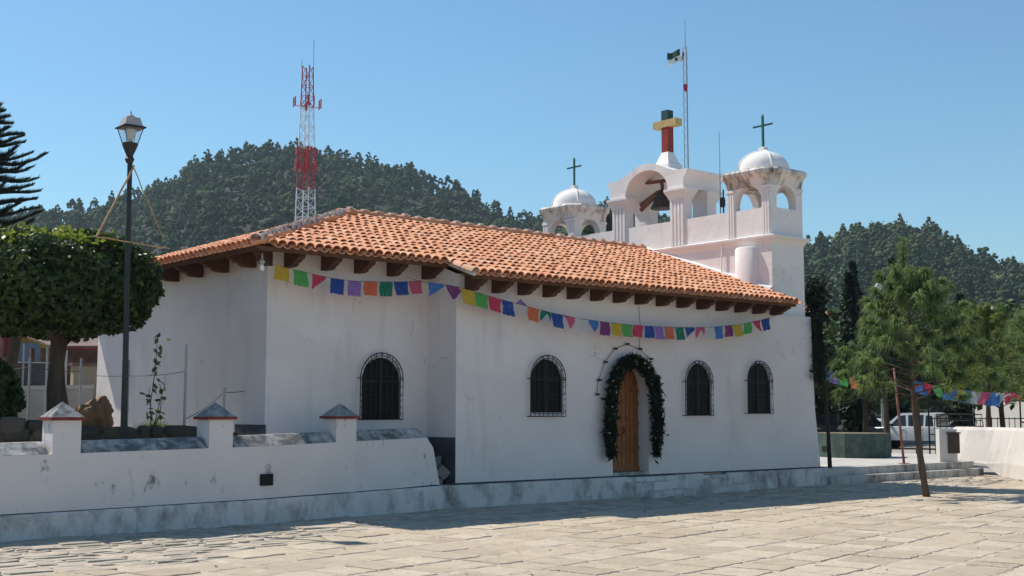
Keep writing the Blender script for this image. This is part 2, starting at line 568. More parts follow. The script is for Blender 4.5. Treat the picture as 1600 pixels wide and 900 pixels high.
def leaf_cloud(C, size, nrm=None, spread=.6, aspect=1.6, tint=None, rng=nrg):
    """quads at centres C with random orientation (biased to nrm)"""
    n = len(C)
    a = rng.normal(size=(n, 3))
    if nrm is not None:
        a = nrm + spread * a
    a /= np.linalg.norm(a, axis=1)[:, None] + 1e-9
    b = np.cross(a, rng.normal(size=(n, 3)))
    b /= np.linalg.norm(b, axis=1)[:, None] + 1e-9
    c = np.cross(a, b)
    s = (np.asarray(size) * np.ones(n))[:, None] * .5
    b = b * s * aspect
    c = c * s
    V = np.stack([C - b, C + c * .9 - b * .1, C + b, C - c * .9 - b * .1], 1).reshape(-1, 3)
    F = np.arange(4 * n).reshape(n, 4)
    t = np.repeat(rng.random(n) if tint is None else tint, 4)
    return V, F, t

def merge(parts):
    Vs, Fs, Ts, b = [], [], [], 0
    for V, F, t in parts:
        Vs.append(V); Fs.append(F + b); Ts.append(t); b += len(V)
    return np.concatenate(Vs), np.concatenate(Fs), np.concatenate(Ts)

# ------------------------------------------------------------------ ground and plaza
g = MB().add([(-3000, -3000, -.16), (3000, -3000, -.16), (3000, 3000, -.16), (-3000, 3000, -.16)], [(0, 1, 2, 3)]).build('ground', 'ground')
tag(g, kind='structure')
plz = MB().box(-40, 60, -40, 18.6, -.3, -.006).build('plaza', 'bed')
tag(plz, kind='structure')

def slab_mesh(seed, nu=7):
    r = random.Random(seed)
    pts = []
    for (ax, ay), (bx, by) in (((-.5, -.5), (.5, -.5)), ((.5, -.5), (.5, .5)), ((.5, .5), (-.5, .5)), ((-.5, .5), (-.5, -.5))):
        for k in range(4):
            t = k / 4
            j = .035 if k else .06
            pts.append((ax + (bx - ax) * t + r.uniform(-j, j), ay + (by - ay) * t + r.uniform(-j, j)))
    n = len(pts)
    vs = [(x, y, -.05) for x, y in pts] + [(x * .995, y * .995, -.006) for x, y in pts] + [(x * .965, y * .965, r.uniform(-.002, .003)) for x, y in pts] + [(0, 0, .002)]
    fs = []
    for k in range(2):
        fs += [(k * n + i, k * n + (i + 1) % n, (k + 1) * n + (i + 1) % n, (k + 1) * n + i) for i in range(n)]
    fs += [(2 * n + i, 2 * n + (i + 1) % n, 3 * n) for i in range(n)]
    me = bpy.data.meshes.new('paving_slab')
    me.from_pydata(vs, [], fs)
    me.materials.append(MT['slab'])
    return me

SLABS = [slab_mesh(i) for i in range(8)]
GA = R(11)
gu, gv = Vector((math.cos(GA), math.sin(GA), 0)), Vector((-math.sin(GA), math.cos(GA), 0))
def rough_zone(x, y):
    lim = 13.5 + 1.9 * max(0, min(1, (x - 6.6) / 3.0))
    return y > lim
cells = []
v = -12.0
while v < 22:
    dv = rnd.uniform(.58, .80)
    u = -16.0 + rnd.uniform(0, 1)
    while u < 44:
        du = rnd.uniform(.42, .74)
        c = gu * (u + du / 2) + gv * (v + dv / 2)
        if c.y < 17.3 and not rough_zone(c.x, c.y):
            cells.append((c, du - rnd.uniform(.05, .11), dv - rnd.uniform(.05, .11)))
        u += du
    v += dv
fwd = Vector((.6461, .7632, 0)); rgt = Vector((.7632, -.6461, 0))
def in_view(c):
    f, r = c.dot(fwd), c.dot(rgt)
    return f > 11.0 and abs(r) < f * .44 + 1.0
vis = sorted([k for k in cells if in_view(k[0])], key=lambda k: k[0].length)
rest = [k for k in cells if not in_view(k[0])] + vis[290:]
def slab_mtx(k):
    c, du, dv = k
    return Matrix.Translation((c.x, c.y, rnd.uniform(-.004, .008))) @ Matrix.Rotation(GA + rnd.uniform(-.03, .03), 4, 'Z') @ Matrix.Rotation(rnd.uniform(-.008, .008), 4, 'X') @ Matrix.Diagonal((du, dv, 1, 1))
for k in vis[:290]:
    o = bpy.data.objects.new('paving_slab', rnd.choice(SLABS))
    COL.objects.link(o)
    o.parent = plz
    o.matrix_basis = slab_mtx(k)
def join_instances(name, meshes_mtx, mat, parent, kind='stuff'):
    Vs, Fs, Ts, b = [], [], [], 0
    fl = []
    cache = {}
    for me, mx in meshes_mtx:
        if me.name not in cache:
            co = np.zeros(len(me.vertices) * 3, np.float32)
            me.vertices.foreach_get('co', co)
            cache[me.name] = (co.reshape(-1, 3), [tuple(p.vertices) for p in me.polygons])
        co, fs = cache[me.name]
        mm = np.array(mx)
        Vs.append(co @ mm[:3, :3].T + mm[:3, 3])
        fl += [tuple(b + i for i in f) for f in fs]
        Ts.append(np.full(len(co), rnd.random()))
        b += len(co)
    me = bpy.data.meshes.new(name)
    V = np.concatenate(Vs)
    me.from_pydata(V.tolist(), [], fl)
    at = me.attributes.new('tint', 'FLOAT', 'POINT')
    at.data.foreach_set('value', np.concatenate(Ts).astype(np.float32))
    me.materials.append(MT[mat])
    o = bpy.data.objects.new(name, me)
    COL.objects.link(o)
    o.parent = parent
    OFF[o.name] = off_of(parent)
    if kind:
        o['kind'] = kind
    return o
join_instances('far_paving_slabs', [(rnd.choice(SLABS), slab_mtx(k)) for k in rest], 'slab', plz)

# small split stones along the walls
mb = MB()
y = 13.2
while y < 17.75:
    dy = rnd.uniform(.13, .24)
    x = 2.0 + rnd.uniform(0, .4)
    while x < 33:
        dx = rnd.uniform(.22, .62)
        cx, cy = x + dx / 2, y + dy / 2
        wob = .09 * math.sin(cx * 1.7 + cy * 2.1)
        if rough_zone(cx, cy) and cy + wob < 17.6:
            z = rnd.uniform(-.012, .012)
            pts = []
            for a, b_ in ((-.5, -.5), (0, -.54), (.5, -.48), (.54, 0), (.5, .5), (0, .52), (-.5, .48), (-.53, 0)):
                pts.append((cx + a * dx * .93 + rnd.uniform(-.02, .02), cy + wob + b_ * dy * .90 + rnd.uniform(-.012, .012)))
            n = 8
            t = rnd.random()
            tz = rnd.uniform(-.012, .012)
            vs = [(p[0], p[1], -.045) for p in pts] + [(cx + (p[0] - cx) * .9, cy + wob + (p[1] - cy - wob) * .86, z + tz * (1 if i in (2, 3, 4) else -1)) for i, p in enumerate(pts)] + [(cx, cy + wob, z + .004)]
            fs = [(i, (i + 1) % n, n + (i + 1) % n, n + i) for i in range(n)] + [(n + i, n + (i + 1) % n, 2 * n) for i in range(n)]
            mb.add(vs, fs, t)
        x += dx
    y += dy
o = mb.build('split_stone_paving', 'cobble', plz)
o['kind'] = 'stuff'

# ------------------------------------------------------------------ hills and forest
def terrain(name, table, r0, rp, r1, mat='hillsoil'):
    hs = np.array([t[0] for t in table]); es = np.array([t[1] for t in table])
    def H(hd, r):
        e = np.interp(hd, hs, es)
        t = np.clip((r - r0) / (rp - r0), 0, 1)
        s = t * t * (3 - 2 * t)
        bump = .05 * np.sin(hd * 1.1 + r * .013) + .04 * np.sin(hd * .53 - r * .021 + 1.3)
        h = e * r * s * (1 + bump * (1 - s) * 1.2)
        q = np.clip((r - rp) / (r1 - rp), 0, 1)
        return np.where(r > rp, e * rp * (1 - q * q * (3 - 2 * q)), h)
    nh, nr = 120, 50
    hd = np.linspace(hs[0] - 4, hs[-1] + 4, nh)
    rr = np.linspace(r0, r1, nr)
    HD, RR = np.meshgrid(hd, rr, indexing='ij')
    fade = np.clip((HD - hs[0] + 4) / 4, 0, 1) * np.clip((hs[-1] + 4 - HD) / 4, 0, 1)
    Z = H(HD, RR) * fade - .2
    V = np.stack([RR * np.sin(np.radians(HD)), RR * np.cos(np.radians(HD)), Z], -1).reshape(-1, 3)
    i, j = np.meshgrid(np.arange(nh - 1), np.arange(nr - 1), indexing='ij')
    a = (i * nr + j).ravel()
    F = np.stack([a, a + nr, a + nr + 1, a + 1], 1)
    o = np_mesh(name, V, F, mat)
    for p in o.data.polygons:
        p.use_smooth = True
    tag(o, kind='structure')
    return H

TA = [(2, .12), (7.97, .125), (12.47, .134), (17.39, .139), (19.2, .143), (20.79, .146), (23.5, .162), (25.15, .180), (26.84, .197), (28.28, .203), (30.33, .203), (33.0, .195), (35.71, .184), (37.82, .171), (39.64, .156), (41.15, .146), (42.0, .150), (42.65, .154), (45.03, .156), (47.69, .150), (49.1, .125), (50.58, .085), (52, .05)]
TB = [(46, .062), (47.69, .077), (50.64, .099), (53.68, .117), (54.68, .123), (56.1, .131), (57.76, .132), (59.39, .128), (60.23, .119), (60.69, .109), (61.97, .098), (63.5, .091), (66.68, .077), (70.14, .060)]
TC = [(54.89, .080), (59.05, .098), (61.45, .105), (63.01, .105), (65.51, .100), (70.19, .085)]
HA = terrain('hill', TA, 150, 620, 1000)
HB = terrain('hill', TB, 120, 520, 800)
HC = terrain('hill', TC, 500, 1100, 1500)

def forest_proto(kind, rng):
    """jagged crown of about 12 clumps, each a small crumpled tuft"""
    if kind == 0:      # pine: irregular cone of clumps
        n = 30
        t = np.sort(rng.random(n)) ** .9
        rad = .32 * (1 - t) ** .7 * (.45 + .75 * rng.random(n))
        ang = np.arange(n) * 2.4 + rng.normal(size=n) * .4
        C = np.stack([rad * np.cos(ang), rad * np.sin(ang), .28 + .66 * t], 1)
        R_ = (.135 - .075 * t) * rng.uniform(.6, 1.3, n)
    else:              # broadleaf: rounded crown
        n = 28
        k = rng.normal(size=(n, 3)); k /= np.linalg.norm(k, axis=1)[:, None]
        k[:, 2] = np.abs(k[:, 2]) * .9 - .12
        C = k * np.array([.33, .33, .28]) * rng.uniform(.6, 1.05, n)[:, None] + np.array([0, 0, .56])
        R_ = rng.uniform(.06, .15, n)
    Vs, Fs, b = [], [], 0
    oc = np.array([(1, 0, 0), (0, 1, 0), (-1, 0, 0), (0, -1, 0), (0, 0, 1), (0, 0, -1)], float)
    of = [(4, 0, 1), (4, 1, 2), (4, 2, 3), (4, 3, 0), (5, 1, 0), (5, 2, 1), (5, 3, 2), (5, 0, 3)]
    for c, r_ in zip(C, R_):
        q_, _ = np.linalg.qr(rng.normal(size=(3, 3)))
        v_ = (oc * rng.uniform(.55, 1.3, (6, 1))) @ q_ * r_ * np.array([1, 1, .8]) + c
        Vs.append(v_); Fs.append(np.array(of) + b); b += 6
    V, F = np.concatenate(Vs), np.concatenate(Fs)
    return V, F, C

def forest(name, H, h0, h1, rp, count, label, seed, hmin=.36):
    rng = np.random.default_rng(seed)
    protos = [forest_proto(i % 3 == 2, rng) for i in range(12)]
    hd = rng.uniform(h0, h1, count)
    r = rp * (hmin + (1.03 - hmin) * rng.random(count) ** .85)
    z = H(hd, r)
    x, y = r * np.sin(np.radians(hd)), r * np.cos(np.radians(hd))
    grove = np.sin(x * .021 + 1) * np.cos(y * .017) + .5 * np.sin(x * .05 - y * .043)
    parts = []
    for i in range(12):
        pick = np.where(np.arange(count) % 12 == i)[0]
        V, F, C = protos[i]
        m = len(pick)
        a = rng.uniform(0, 2 * math.pi, m)
        hgt = rng.choice([5.0, 7.0, 9.5, 13.0], m) * rng.uniform(.85, 1.2, m) * (r[pick] / rp * .35 + .65) * (.8 if i % 3 == 2 else 1.0)
        wid = hgt * rng.uniform(.75, 1.1, m) * (1.0 if i % 3 == 2 else .85)
        ca, sa = np.cos(a)[:, None], np.sin(a)[:, None]
        X = (V[None, :, 0] * ca - V[None, :, 1] * sa) * wid[:, None] + x[pick][:, None]
        Y = (V[None, :, 0] * sa + V[None, :, 1] * ca) * wid[:, None] + y[pick][:, None]
        Z = V[None, :, 2] * hgt[:, None] + z[pick][:, None] - .6
        VV = np.stack([X, Y, Z], -1).reshape(-1, 3)
        FF = (F[None] + (np.arange(m) * len(V))[:, None, None]).reshape(-1, 3)
        base = np.clip(rng.normal(.32, .15, m) + .22 * grove[pick] + (.20 if i % 3 == 2 else 0) + (rng.random(m) > .965) * .5, 0, 1)
        clump = np.repeat(rng.normal(0, .11, (m, len(C))), 6, axis=1)
        TT = np.clip(base[:, None] + clump + rng.normal(0, .05, (m, len(V))), 0, 1).reshape(-1)
        parts.append((VV, FF, TT))
    V, F, T = merge(parts)
    o = np_mesh(name, V, F, 'forest', tint=T)
    return tag(o, label, 'forest', kind='stuff')

forest('hillside_forest', HA, 3, 52, 620, 6000, 'dense dark green forest covering the big hill behind the church roof', 3)
forest('hillside_forest', HB, 47, 70, 520, 3300, 'dense dark green forest covering the hill behind the right tower', 4, .30)
forest('hillside_forest', HC, 55, 69, 1100, 900, 'distant wooded ridge at the right edge behind the nearer hill', 5, .75)

# ------------------------------------------------------------------ terrace, street, garden ground
ter = MB()
ter.prism([(24.9, 18.42, 0), (32.2, 18.25, 0), (36.5, 21.5, 0), (37.5, 30, 0), (24.9, 40, 0)], (0, 0, -.2), (0, 0, .36))
ter = ter.build('terrace', 'concrete')
tag(ter, kind='structure')
st = MB().add([(30, 24, -.10), (40, 16, -.10), (46, 12, -.05), (130, 50, 1.0), (90, 120, 1.0), (24, 60, -.05)], [(0, 1, 2, 3, 4, 5)]).build('street', 'asphalt')
tag(st, kind='structure')

steps = thing('terrace_steps', 'two stained concrete steps rising from the plaza to the terrace by the pickup truck', 'steps', (28.5, 17.9, 0))
MB().box(25.05, 32.15, 17.78, 18.2, -.1, .18).build('lower_step', 'step', steps)
MB().box(24.9, 32.2, 18.1, 18.55, -.1, .364).build('upper_step', 'step', steps)

gar = MB()
gar.prism([(-6, 19.35, 0), (10.0, 19.45, 0), (10.44, 19.9, 0), (10.44, 33, 0), (-6, 34, 0)], (0, 0, -.3), (0, 0, 1.38))
gar = gar.build('garden_bed', 'soil')
tag(gar, kind='structure')
low = MB().box(-6, 13.85, 17.96, 19.4, -.2, .385).build('garden_path', 'soil')
tag(low, kind='structure')
up = MB().prism([(-10, 33.5, 0), (10.5, 32.0, 0), (40, 34.5, 0), (60, 70, 0), (-10, 70, 0)], (0, 0, -.2), (0, 0, 2.05)).build('upper_street', 'asphalt')
tag(up, kind='structure')

# ------------------------------------------------------------------ the church
YC = 22.17
ch = thing('church', 'small white plastered church with a terracotta tile roof and twin domed bell towers', 'church', (18, 18, .4))

W1 = (12.40, 13.27, 1.59, 2.74); G1 = (12.31, 13.25, 1.60, 2.82)
W2 = (15.70, 16.56, 1.72, 2.77); G2 = (15.62, 16.54, 1.65, 2.84)
W3 = (20.20, 21.02, 1.66, 2.79); G3 = (20.06, 20.97, 1.66, 2.85)
W4 = (22.28, 23.11, 1.70, 2.86); G4 = (22.16, 23.07, 1.70, 2.90)
DOOR = (17.93, 18.99, .44, 2.76)

mb = MB()
panel(mb, (0, 18.0, 0), (1, 0, 0), (0, -1, 0), [(13.88, .2), (24.98, .2), (24.95, .6), (24.80, 1.8), (24.72, 4.02), (23.4, 4.02), (23.4, 4.30), (13.88, 4.30)],
      [arch_pts(*w) for w in (W2, W3, W4)] + [arch_pts(*DOOR)], .34, back=False)
# right end of the long wall and its small ledge under the tower
mb.add([(24.98, 18, .2), (24.95, 18, .6), (24.80, 18, 1.8), (24.72, 18, 4.02), (24.98, 26.4, .2), (24.95, 26.4, .6), (24.80, 26.4, 1.8), (24.72, 26.4, 4.02)],
       [(0, 1, 5, 4), (1, 2, 6, 5), (2, 3, 7, 6)])
mb.add([(23.4, 18, 4.02), (24.72, 18, 4.02), (24.72, 18.4, 4.04), (23.4, 18.4, 4.04)], [(0, 1, 2, 3)])
mb.add([(13.88, 18, .2), (13.88, 18.89, .2), (13.88, 18.89, 4.62), (13.88, 18.0, 4.30)], [(0, 1, 2, 3)])
nave = mb.build('nave_wall', 'white', ch)

mb = MB()
panel(mb, (0, 18.89, 0), (1, 0, 0), (0, -1, 0), [(10.44, .2), (13.88, .2), (13.88, 4.60), (10.44, 4.60)], [arch_pts(*W1)], .34, back=False)
mb.add([(10.44, 18.89, .2), (10.44, 26.35, .2), (10.44, 26.35, 4.60), (10.44, 18.89, 4.60)], [(0, 1, 2, 3)])
mb.add([(10.44, 26.35, .2), (24.7, 26.4, .2), (24.7, 26.4, 4.3), (10.44, 26.35, 4.3)], [(0, 1, 2, 3)])
apse = mb.build('apse_wall', 'white', ch)
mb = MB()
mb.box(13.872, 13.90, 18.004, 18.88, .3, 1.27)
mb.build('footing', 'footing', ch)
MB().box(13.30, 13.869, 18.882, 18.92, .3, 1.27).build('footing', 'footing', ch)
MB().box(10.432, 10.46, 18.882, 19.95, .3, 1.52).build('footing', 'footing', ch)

# plinth along the long wall, with worn places
mb = MB()
def plinth_seg(x0, x1, z, y0=17.88):
    mb.add([(x0, y0 - .02, -.1), (x1, y0 - .02, -.1), (x1, y0 + .012, z - .03), (x0, y0 + .012, z - .03), (x0, y0 + .035, z), (x1, y0 + .035, z), (x1, 18.0, z + .01), (x0, 18.0, z + .01)],
           [(0, 1, 2, 3), (3, 2, 5, 4), (4, 5, 6, 7), (0, 3, 4, 7), (1, 6, 5, 2)])
for a, b, z in ((13.70, 16.2, .415), (16.2, 18.25, .42), (18.25, 19.75, .40), (19.75, 20.6, .415), (20.6, 21.35, .37), (21.35, 25.05, .40)):
    plinth_seg(a, b, z)
mb.build('plinth', 'plinth', ch)
MB().add([(13.7, 17.90, .424), (25.0, 17.90, .406), (25.0, 18.001, .425), (13.7, 18.001, .445)], [(0, 1, 2, 3)]).build('ledge_mould', 'footing', ch)
mb = MB()
mb.box(18.22, 19.30, 17.62, 17.90, -.05, .30)
mb.box(18.50, 19.78, 17.40, 17.88, -.05, .13)
mb.build('door_step', 'plinth', ch)
mb = MB()
mb.box(20.5, 21.75, 17.55, 17.90, -.05, .16)
mb.box(20.62, 21.3, 17.70, 17.90, .1, .29)
mb.build('side_step', 'plinth', ch)

# windows
def window(w, gr, y, label):
    o = MB()
    pts = arch_pts(w[0] - .03, w[1] + .03, w[2] - .03, w[3] + .03)
    o.prism([(p[0], y + .06, p[1]) for p in pts], (0, 0, 0), (0, .04, 0))
    win = o.build('window', 'pane', ch)
    win['label'] = label
    f = MB()
    cx = (w[0] + w[1]) / 2
    f.box(cx - .025, cx + .025, y + .035, y + .058, w[2], w[3])
    zz = w[2] + (w[3] - w[2]) * .62
    f.box(w[0], w[1], y + .038, y + .057, zz - .02, zz + .02)
    f.box(w[0], w[0] + .04, y + .036, y + .058, w[2], zz)
    f.box(w[1] - .04, w[1], y + .036, y + .058, w[2], zz)
    f.build('window_frame', 'blackplastic', win)
    s = MB()
    s.box(w[0], w[1], y - .004, y + .058, w[2] - .035, w[2] + .004)
    s.build('sill', 'white', win)
    # wrought iron grille standing off the wall
    yg = y - .10
    x0, x1, z0, z1 = gr
    g = MB()
    pts = arch_pts(x0, x1, z0, z1, 16)
    outer = [(p[0], yg, p[1]) for p in pts]
    g.tube(outer + outer[:1], .010, 5)
    k = .055
    pts = arch_pts(x0 + k, x1 - k, z0 + k, z1 - k, 16)
    inner = [(p[0], yg, p[1]) for p in pts]
    g.tube(inner + inner[:1], .008, 5)
    r = (x1 - x0) / 2
    for i in range(1, 8):
        xx = x0 + (x1 - x0) * i / 8
        h = math.sqrt(max(0, r * r - (xx - (x0 + r)) ** 2))
        g.tube([(xx, yg + .006, z0), (xx, yg + .006, z1 - r + h)], .0075, 5)
    for q in (.36, .64):
        zq = z0 + (z1 - z0) * q
        g.tube([(x0, yg - .006, zq), (x1, yg - .006, zq)], .0075, 5)
    for i in range(9):      # short ties between the double frame
        a = math.pi * i / 8
        c, s_ = math.cos(a), math.sin(a)
        g.tube([(x0 + r + (r - k) * c, yg, z1 - r + (r - k) * s_), (x0 + r + r * c, yg, z1 - r + r * s_)], .006, 4)
    for i in range(1, 7):
        zq = z0 + (z1 - r - z0) * i / 6
        for xa, xb in ((x0, x0 + k), (x1 - k, x1)):
            g.tube([(xa, yg, zq - .05), (xb, yg, zq)], .005, 4)
    for i in range(1, 9):
        xq = x0 + (x1 - x0) * i / 9
        g.tube([(xq, yg, z0), (xq + .02, yg, z0 + k)], .005, 4)
    for px, pz in ((x0, z0), (x1, z0), (x0, z1 - r), (x1, z1 - r), (x0 + r, z1)):
        g.tube([(px, yg, pz), (px, y + .02, pz)], .009, 5)
    for i in range(7):      # scrolls in the arched head
        a = math.pi * (.14 + .72 * i / 6)
        c, s_ = math.cos(a), math.sin(a)
        cc = Vector((x0 + r + (r - k / 2) * c, yg, z1 - r + (r - k / 2) * s_))
        g.tube([cc + Vector((math.cos(b) * .022, 0, math.sin(b) * .022)) for b in np.linspace(0, 5.2, 9)], .005, 4)
    g.build('grille', 'iron', win)
window(W1, G1, 18.89, 'arched window of the apse behind a black iron grille')
window(W2, G2, 18.0, 'arched window left of the door behind a black iron grille')
window(W3, G3, 18.0, 'arched window just right of the door')
window(W4, G4, 18.0, 'arched window nearest the tower corner')

# door
yd = 18.25
d = MB()
pts = arch_pts(DOOR[0] - .03, DOOR[1] + .03, .40, DOOR[3] + .03)
d.prism([(p[0], yd + .05, p[1]) for p in pts], (0, 0, 0), (0, .04, 0))
door = d.build('door', 'doorrail', ch)
door['label'] = 'arched varnished wooden plank door'
nb = 8
for i in range(nb):
    xa = DOOR[0] + .03 + (DOOR[1] - DOOR[0] - .06) * i / nb
    xb = DOOR[0] + .03 + (DOOR[1] - DOOR[0] - .06) * (i + 1) / nb
    cx, r = (DOOR[0] + DOOR[1]) / 2, (DOOR[1] - DOOR[0]) / 2
    m = MB()
    m.box(xa + .008, xb - .008, yd + .018, yd + .06, .53, 2.13)
    m.build('door_plank', 'door', door)
    hz = lambda x: 2.23 + math.sqrt(max(0.0001, (r - .01) ** 2 - (x - cx) ** 2)) - .02
    if min(hz(xa), hz(xb)) > 2.24:
        m = MB()
        m.prism([(xa + .008, yd + .02, 2.21), (xb - .008, yd + .02, 2.21), (xb - .008, yd + .02, hz(xb)), (xa + .008, yd + .02, hz(xa))], (0, 0, 0), (0, .04, 0))
        m.build('door_plank', 'door', door)
for zr, hh in ((.55, .09), (.98, .07), (1.50, .07), (1.92, .07), (2.17, .09)):
    m = MB().box(DOOR[0] + .02, DOOR[1] - .02, yd + .002, yd + .05, zr - hh / 2, zr + hh / 2)
    m.build('door_rail', 'doorrail', door)
m = MB().tube([(18.47, yd - .03, 1.28), (18.47, yd - .05, 1.34), (18.47, yd - .03, 1.42)], .014)
m.build('handle', 'iron', door)
MB().box(DOOR[0], DOOR[1], 17.99, yd + .06, .40, .50).build('threshold', 'step', door)

# ---- roof
XE, YN, YA, ZR = 9.80, 17.40, 18.14, 5.88       # end eave, nave eave, apse eave, ridge height of the deck
SL = .346
XA = 14.03
KE = (YC - YA) * SL / (XA - XE)
def zs(y): return ZR - SL * (YC - y)
def ze(x): return ZR - KE * (XA - x)
YF = 27.05
KF = (YC - YA) * SL / (YF - YC)
T = .05
def slab(mb, pts, t=T):
    n = len(pts)
    mb.add(pts + [(p[0], p[1], p[2] - t) for p in pts], [tuple(range(n)), tuple(range(2 * n - 1, n - 1, -1))] + [(i, n + i, n + (i + 1) % n, (i + 1) % n) for i in range(n)])
mb = MB()
slab(mb, [(13.80, YN, zs(YN)), (23.36, YN, zs(YN)), (23.36, YC, ZR), (XA, YC, ZR), (XE, YA, zs(YA)), (13.80, YA, zs(YA))])
slab(mb, [(XE, YA, ze(XE)), (XA, YC, ZR), (XE, YF, ze(XE))])
slab(mb, [(XA, YC, ZR), (23.36, YC, ZR), (23.36, YF, ze(XE)), (XE, YF, ze(XE))])
roof = mb.build('roof', 'board', ch)
roof['label'] = 'low hipped roof of terracotta barrel tiles'

def tile_mesh(name, L=.46, r0=.092, r1=.074, th=.013, n=6, concave=False):
    vs, fs = [], []
    for (yy, r, dz) in ((0, r0, .012), (L, r1, 0)):
        for rr in (r, r - th):
            for i in range(n + 1):
                a = math.pi * i / n
                vs.append((-rr * math.cos(a), yy, (-1 if concave else 1) * rr * .95 * math.sin(a) + (dz if not concave else 0)))
    k = n + 1
    for i in range(n):
        fs.append((i, i + 1, 2 * k + i + 1, 2 * k + i))
        fs.append((k + i + 1, k + i, 3 * k + i, 3 * k + i + 1))
        fs.append((i + 1, i, k + i, k + i + 1))
    me = bpy.data.meshes.new(name)
    me.from_pydata(vs, [], fs)
    for p in me.polygons:
        p.use_smooth = len(p.vertices) == 4
    me.set_sharp_from_angle(angle=R(50))
    me.materials.append(MT['tile'])
    return me
TM = tile_mesh('tile')
TCH = tile_mesh('channel_tile', L=.46, r0=.080, r1=.092, concave=True)
tiles, chans = [], []
def lay(org, u, w, count_u, pitch, length_fn):
    """org: eave start, u: unit along eave, w: unit up slope; length_fn(s) -> slope length available"""
    nrm = u.cross(w).normalized()
    if nrm.z < 0: nrm = -nrm
    base = Matrix((u, w, nrm)).transposed().to_4x4()
    for i in range(count_u):
        s = (i + .5) * pitch
        Lmax, L0 = length_fn(s)
        t = L0 - .06
        k = 0
        wob = rnd.uniform(-.012, .012)
        while t < Lmax - .10:
            for lst, du, hz in ((tiles, 0, .050), (chans, pitch / 2, .085)):
                tt = t + (rnd.uniform(-.02, .02) if k else rnd.uniform(-.008, .008)) + ((.03 if k else -.045) if lst is chans else 0)
                p = org + u * (s + du + wob + rnd.uniform(-.007, .007)) + w * tt + nrm * (hz + rnd.uniform(-.004, .006))
                mx = Matrix.Translation(p) @ base @ Matrix.Rotation(rnd.uniform(-.035, .035), 4, 'Z') @ Matrix.Rotation(rnd.uniform(-.022, .012) - .025, 4, 'X')
                lst.append(mx)
            t += .345 + rnd.uniform(-.01, .01)
            k += 1
pitch = .178
wS = Vector((0, 1, SL)).normalized()
lenS = lambda y: (y - YN) / wS.y
def fS(s):
    x = XE + s
    y1 = YC if x > XA else YA + (x - XE) / (XA - XE) * (YC - YA)
    y0 = YN if x > 13.78 else YA
    return (y1 - YN) / wS.y - .05, (y0 - YN) / wS.y
lay(Vector((XE, YN, zs(YN))), Vector((1, 0, 0)), wS, int((23.40 - XE) / pitch), pitch, fS)
wE = Vector((1, 0, KE)).normalized()
def fE(s):
    y = YF - s
    q = (y - YA) / (YC - YA) if y < YC else (YF - y) / (YF - YC)
    return q * (XA - XE) / wE.x - .05, 0
lay(Vector((XE, YF, ze(XE))), Vector((0, -1, 0)), wE, int((YF - YA) / pitch), pitch, fE)
tiles.sort(key=lambda m: (m.translation - Vector((0, 0, 1.75))).length)
off = off_of(roof)
TO = Matrix.Translation(-off)
for mx in tiles[:290]:
    o = bpy.data.objects.new('tile', TM)
    COL.objects.link(o)
    o.parent = roof
    o.matrix_basis = TO @ mx
join_instances('far_tiles', [(TM, TO @ m) for m in tiles[290:]], 'tile', roof)
join_instances('channel_tiles', [(TCH, TO @ m) for m in chans], 'tile', roof)
for nm in ('far_tiles', 'channel_tiles'):
    me = bpy.data.objects[nm].data
    me.polygons.foreach_set('use_smooth', [True] * len(me.polygons))
    me.set_sharp_from_angle(angle=R(50))

# ridge and hip caps bedded in mortar
CAP = tile_mesh('ridge_tile', L=.44, r0=.112, r1=.095)
CAP.materials.clear()
CAP.materials.append(MT['tile'])
HIP = CAP.copy()
HIP.materials.clear()
HIP.materials.append(MT['mortar'])
def caps(a, b, name, dz=.10):
    a, b = Vector(a), Vector(b)
    w = (b - a).normalized()
    u = w.cross(Vector((0, 0, 1))).normalized()
    n = u.cross(w).normalized()
    base = Matrix((u, w, n)).transposed().to_4x4()
    L = (b - a).length
    t = 0
    while t < L - .1:
        o = bpy.data.objects.new(name, HIP if name == 'hip_tile' else CAP)
        COL.objects.link(o)
        o.parent = roof
        o.matrix_basis = TO @ Matrix.Translation(a + w * t + Vector((0, 0, dz + rnd.uniform(-.01, .01)))) @ base @ Matrix.Rotation(rnd.uniform(-.05, .05), 4, 'Z') @ Matrix.Rotation(-.03, 4, 'X')
        t += .36
caps((23.3, YC, ZR), (XA - .1, YC, ZR), 'ridge_tile')
caps((XE - .02, YA - .02, ze(XE)), (XA, YC, ZR), 'hip_tile', .085)
m = MB()
m.tube([(23.35, YC, ZR + .05), (XA, YC, ZR + .05)], .075, 8)
t_ = 0.0
while t_ < 9.3:     # pale dabs of mortar at the joints of the ridge
    m.obox((23.2 - t_, YC, ZR + .205 + rnd.uniform(-.01, .015)), (.05, 0, 0), (0, .06, 0), (0, 0, .022))
    t_ += .36
a, b = Vector((XE, YA, ze(XE) + .05)), Vector((XA, YC, ZR + .05))
m.tube([a.lerp(b, .04), b], .10, 8)
m.build('ridge_mortar', 'mortar', roof)
m = MB()
for i in range(19):
    f = i / 19.5
    c = a.lerp(b, f + .03)
    m.obox(c + Vector((rnd.uniform(-.02, .02), -.02, .115 + rnd.uniform(-.015, .015))), ((b - a).normalized() * rnd.uniform(.09, .15)), Vector((.06, -.07, .03)) * rnd.uniform(.6, 1.1), (0, 0, .024))
m.build('hip_mortar', 'mortar', roof)
m = MB()
k = 5
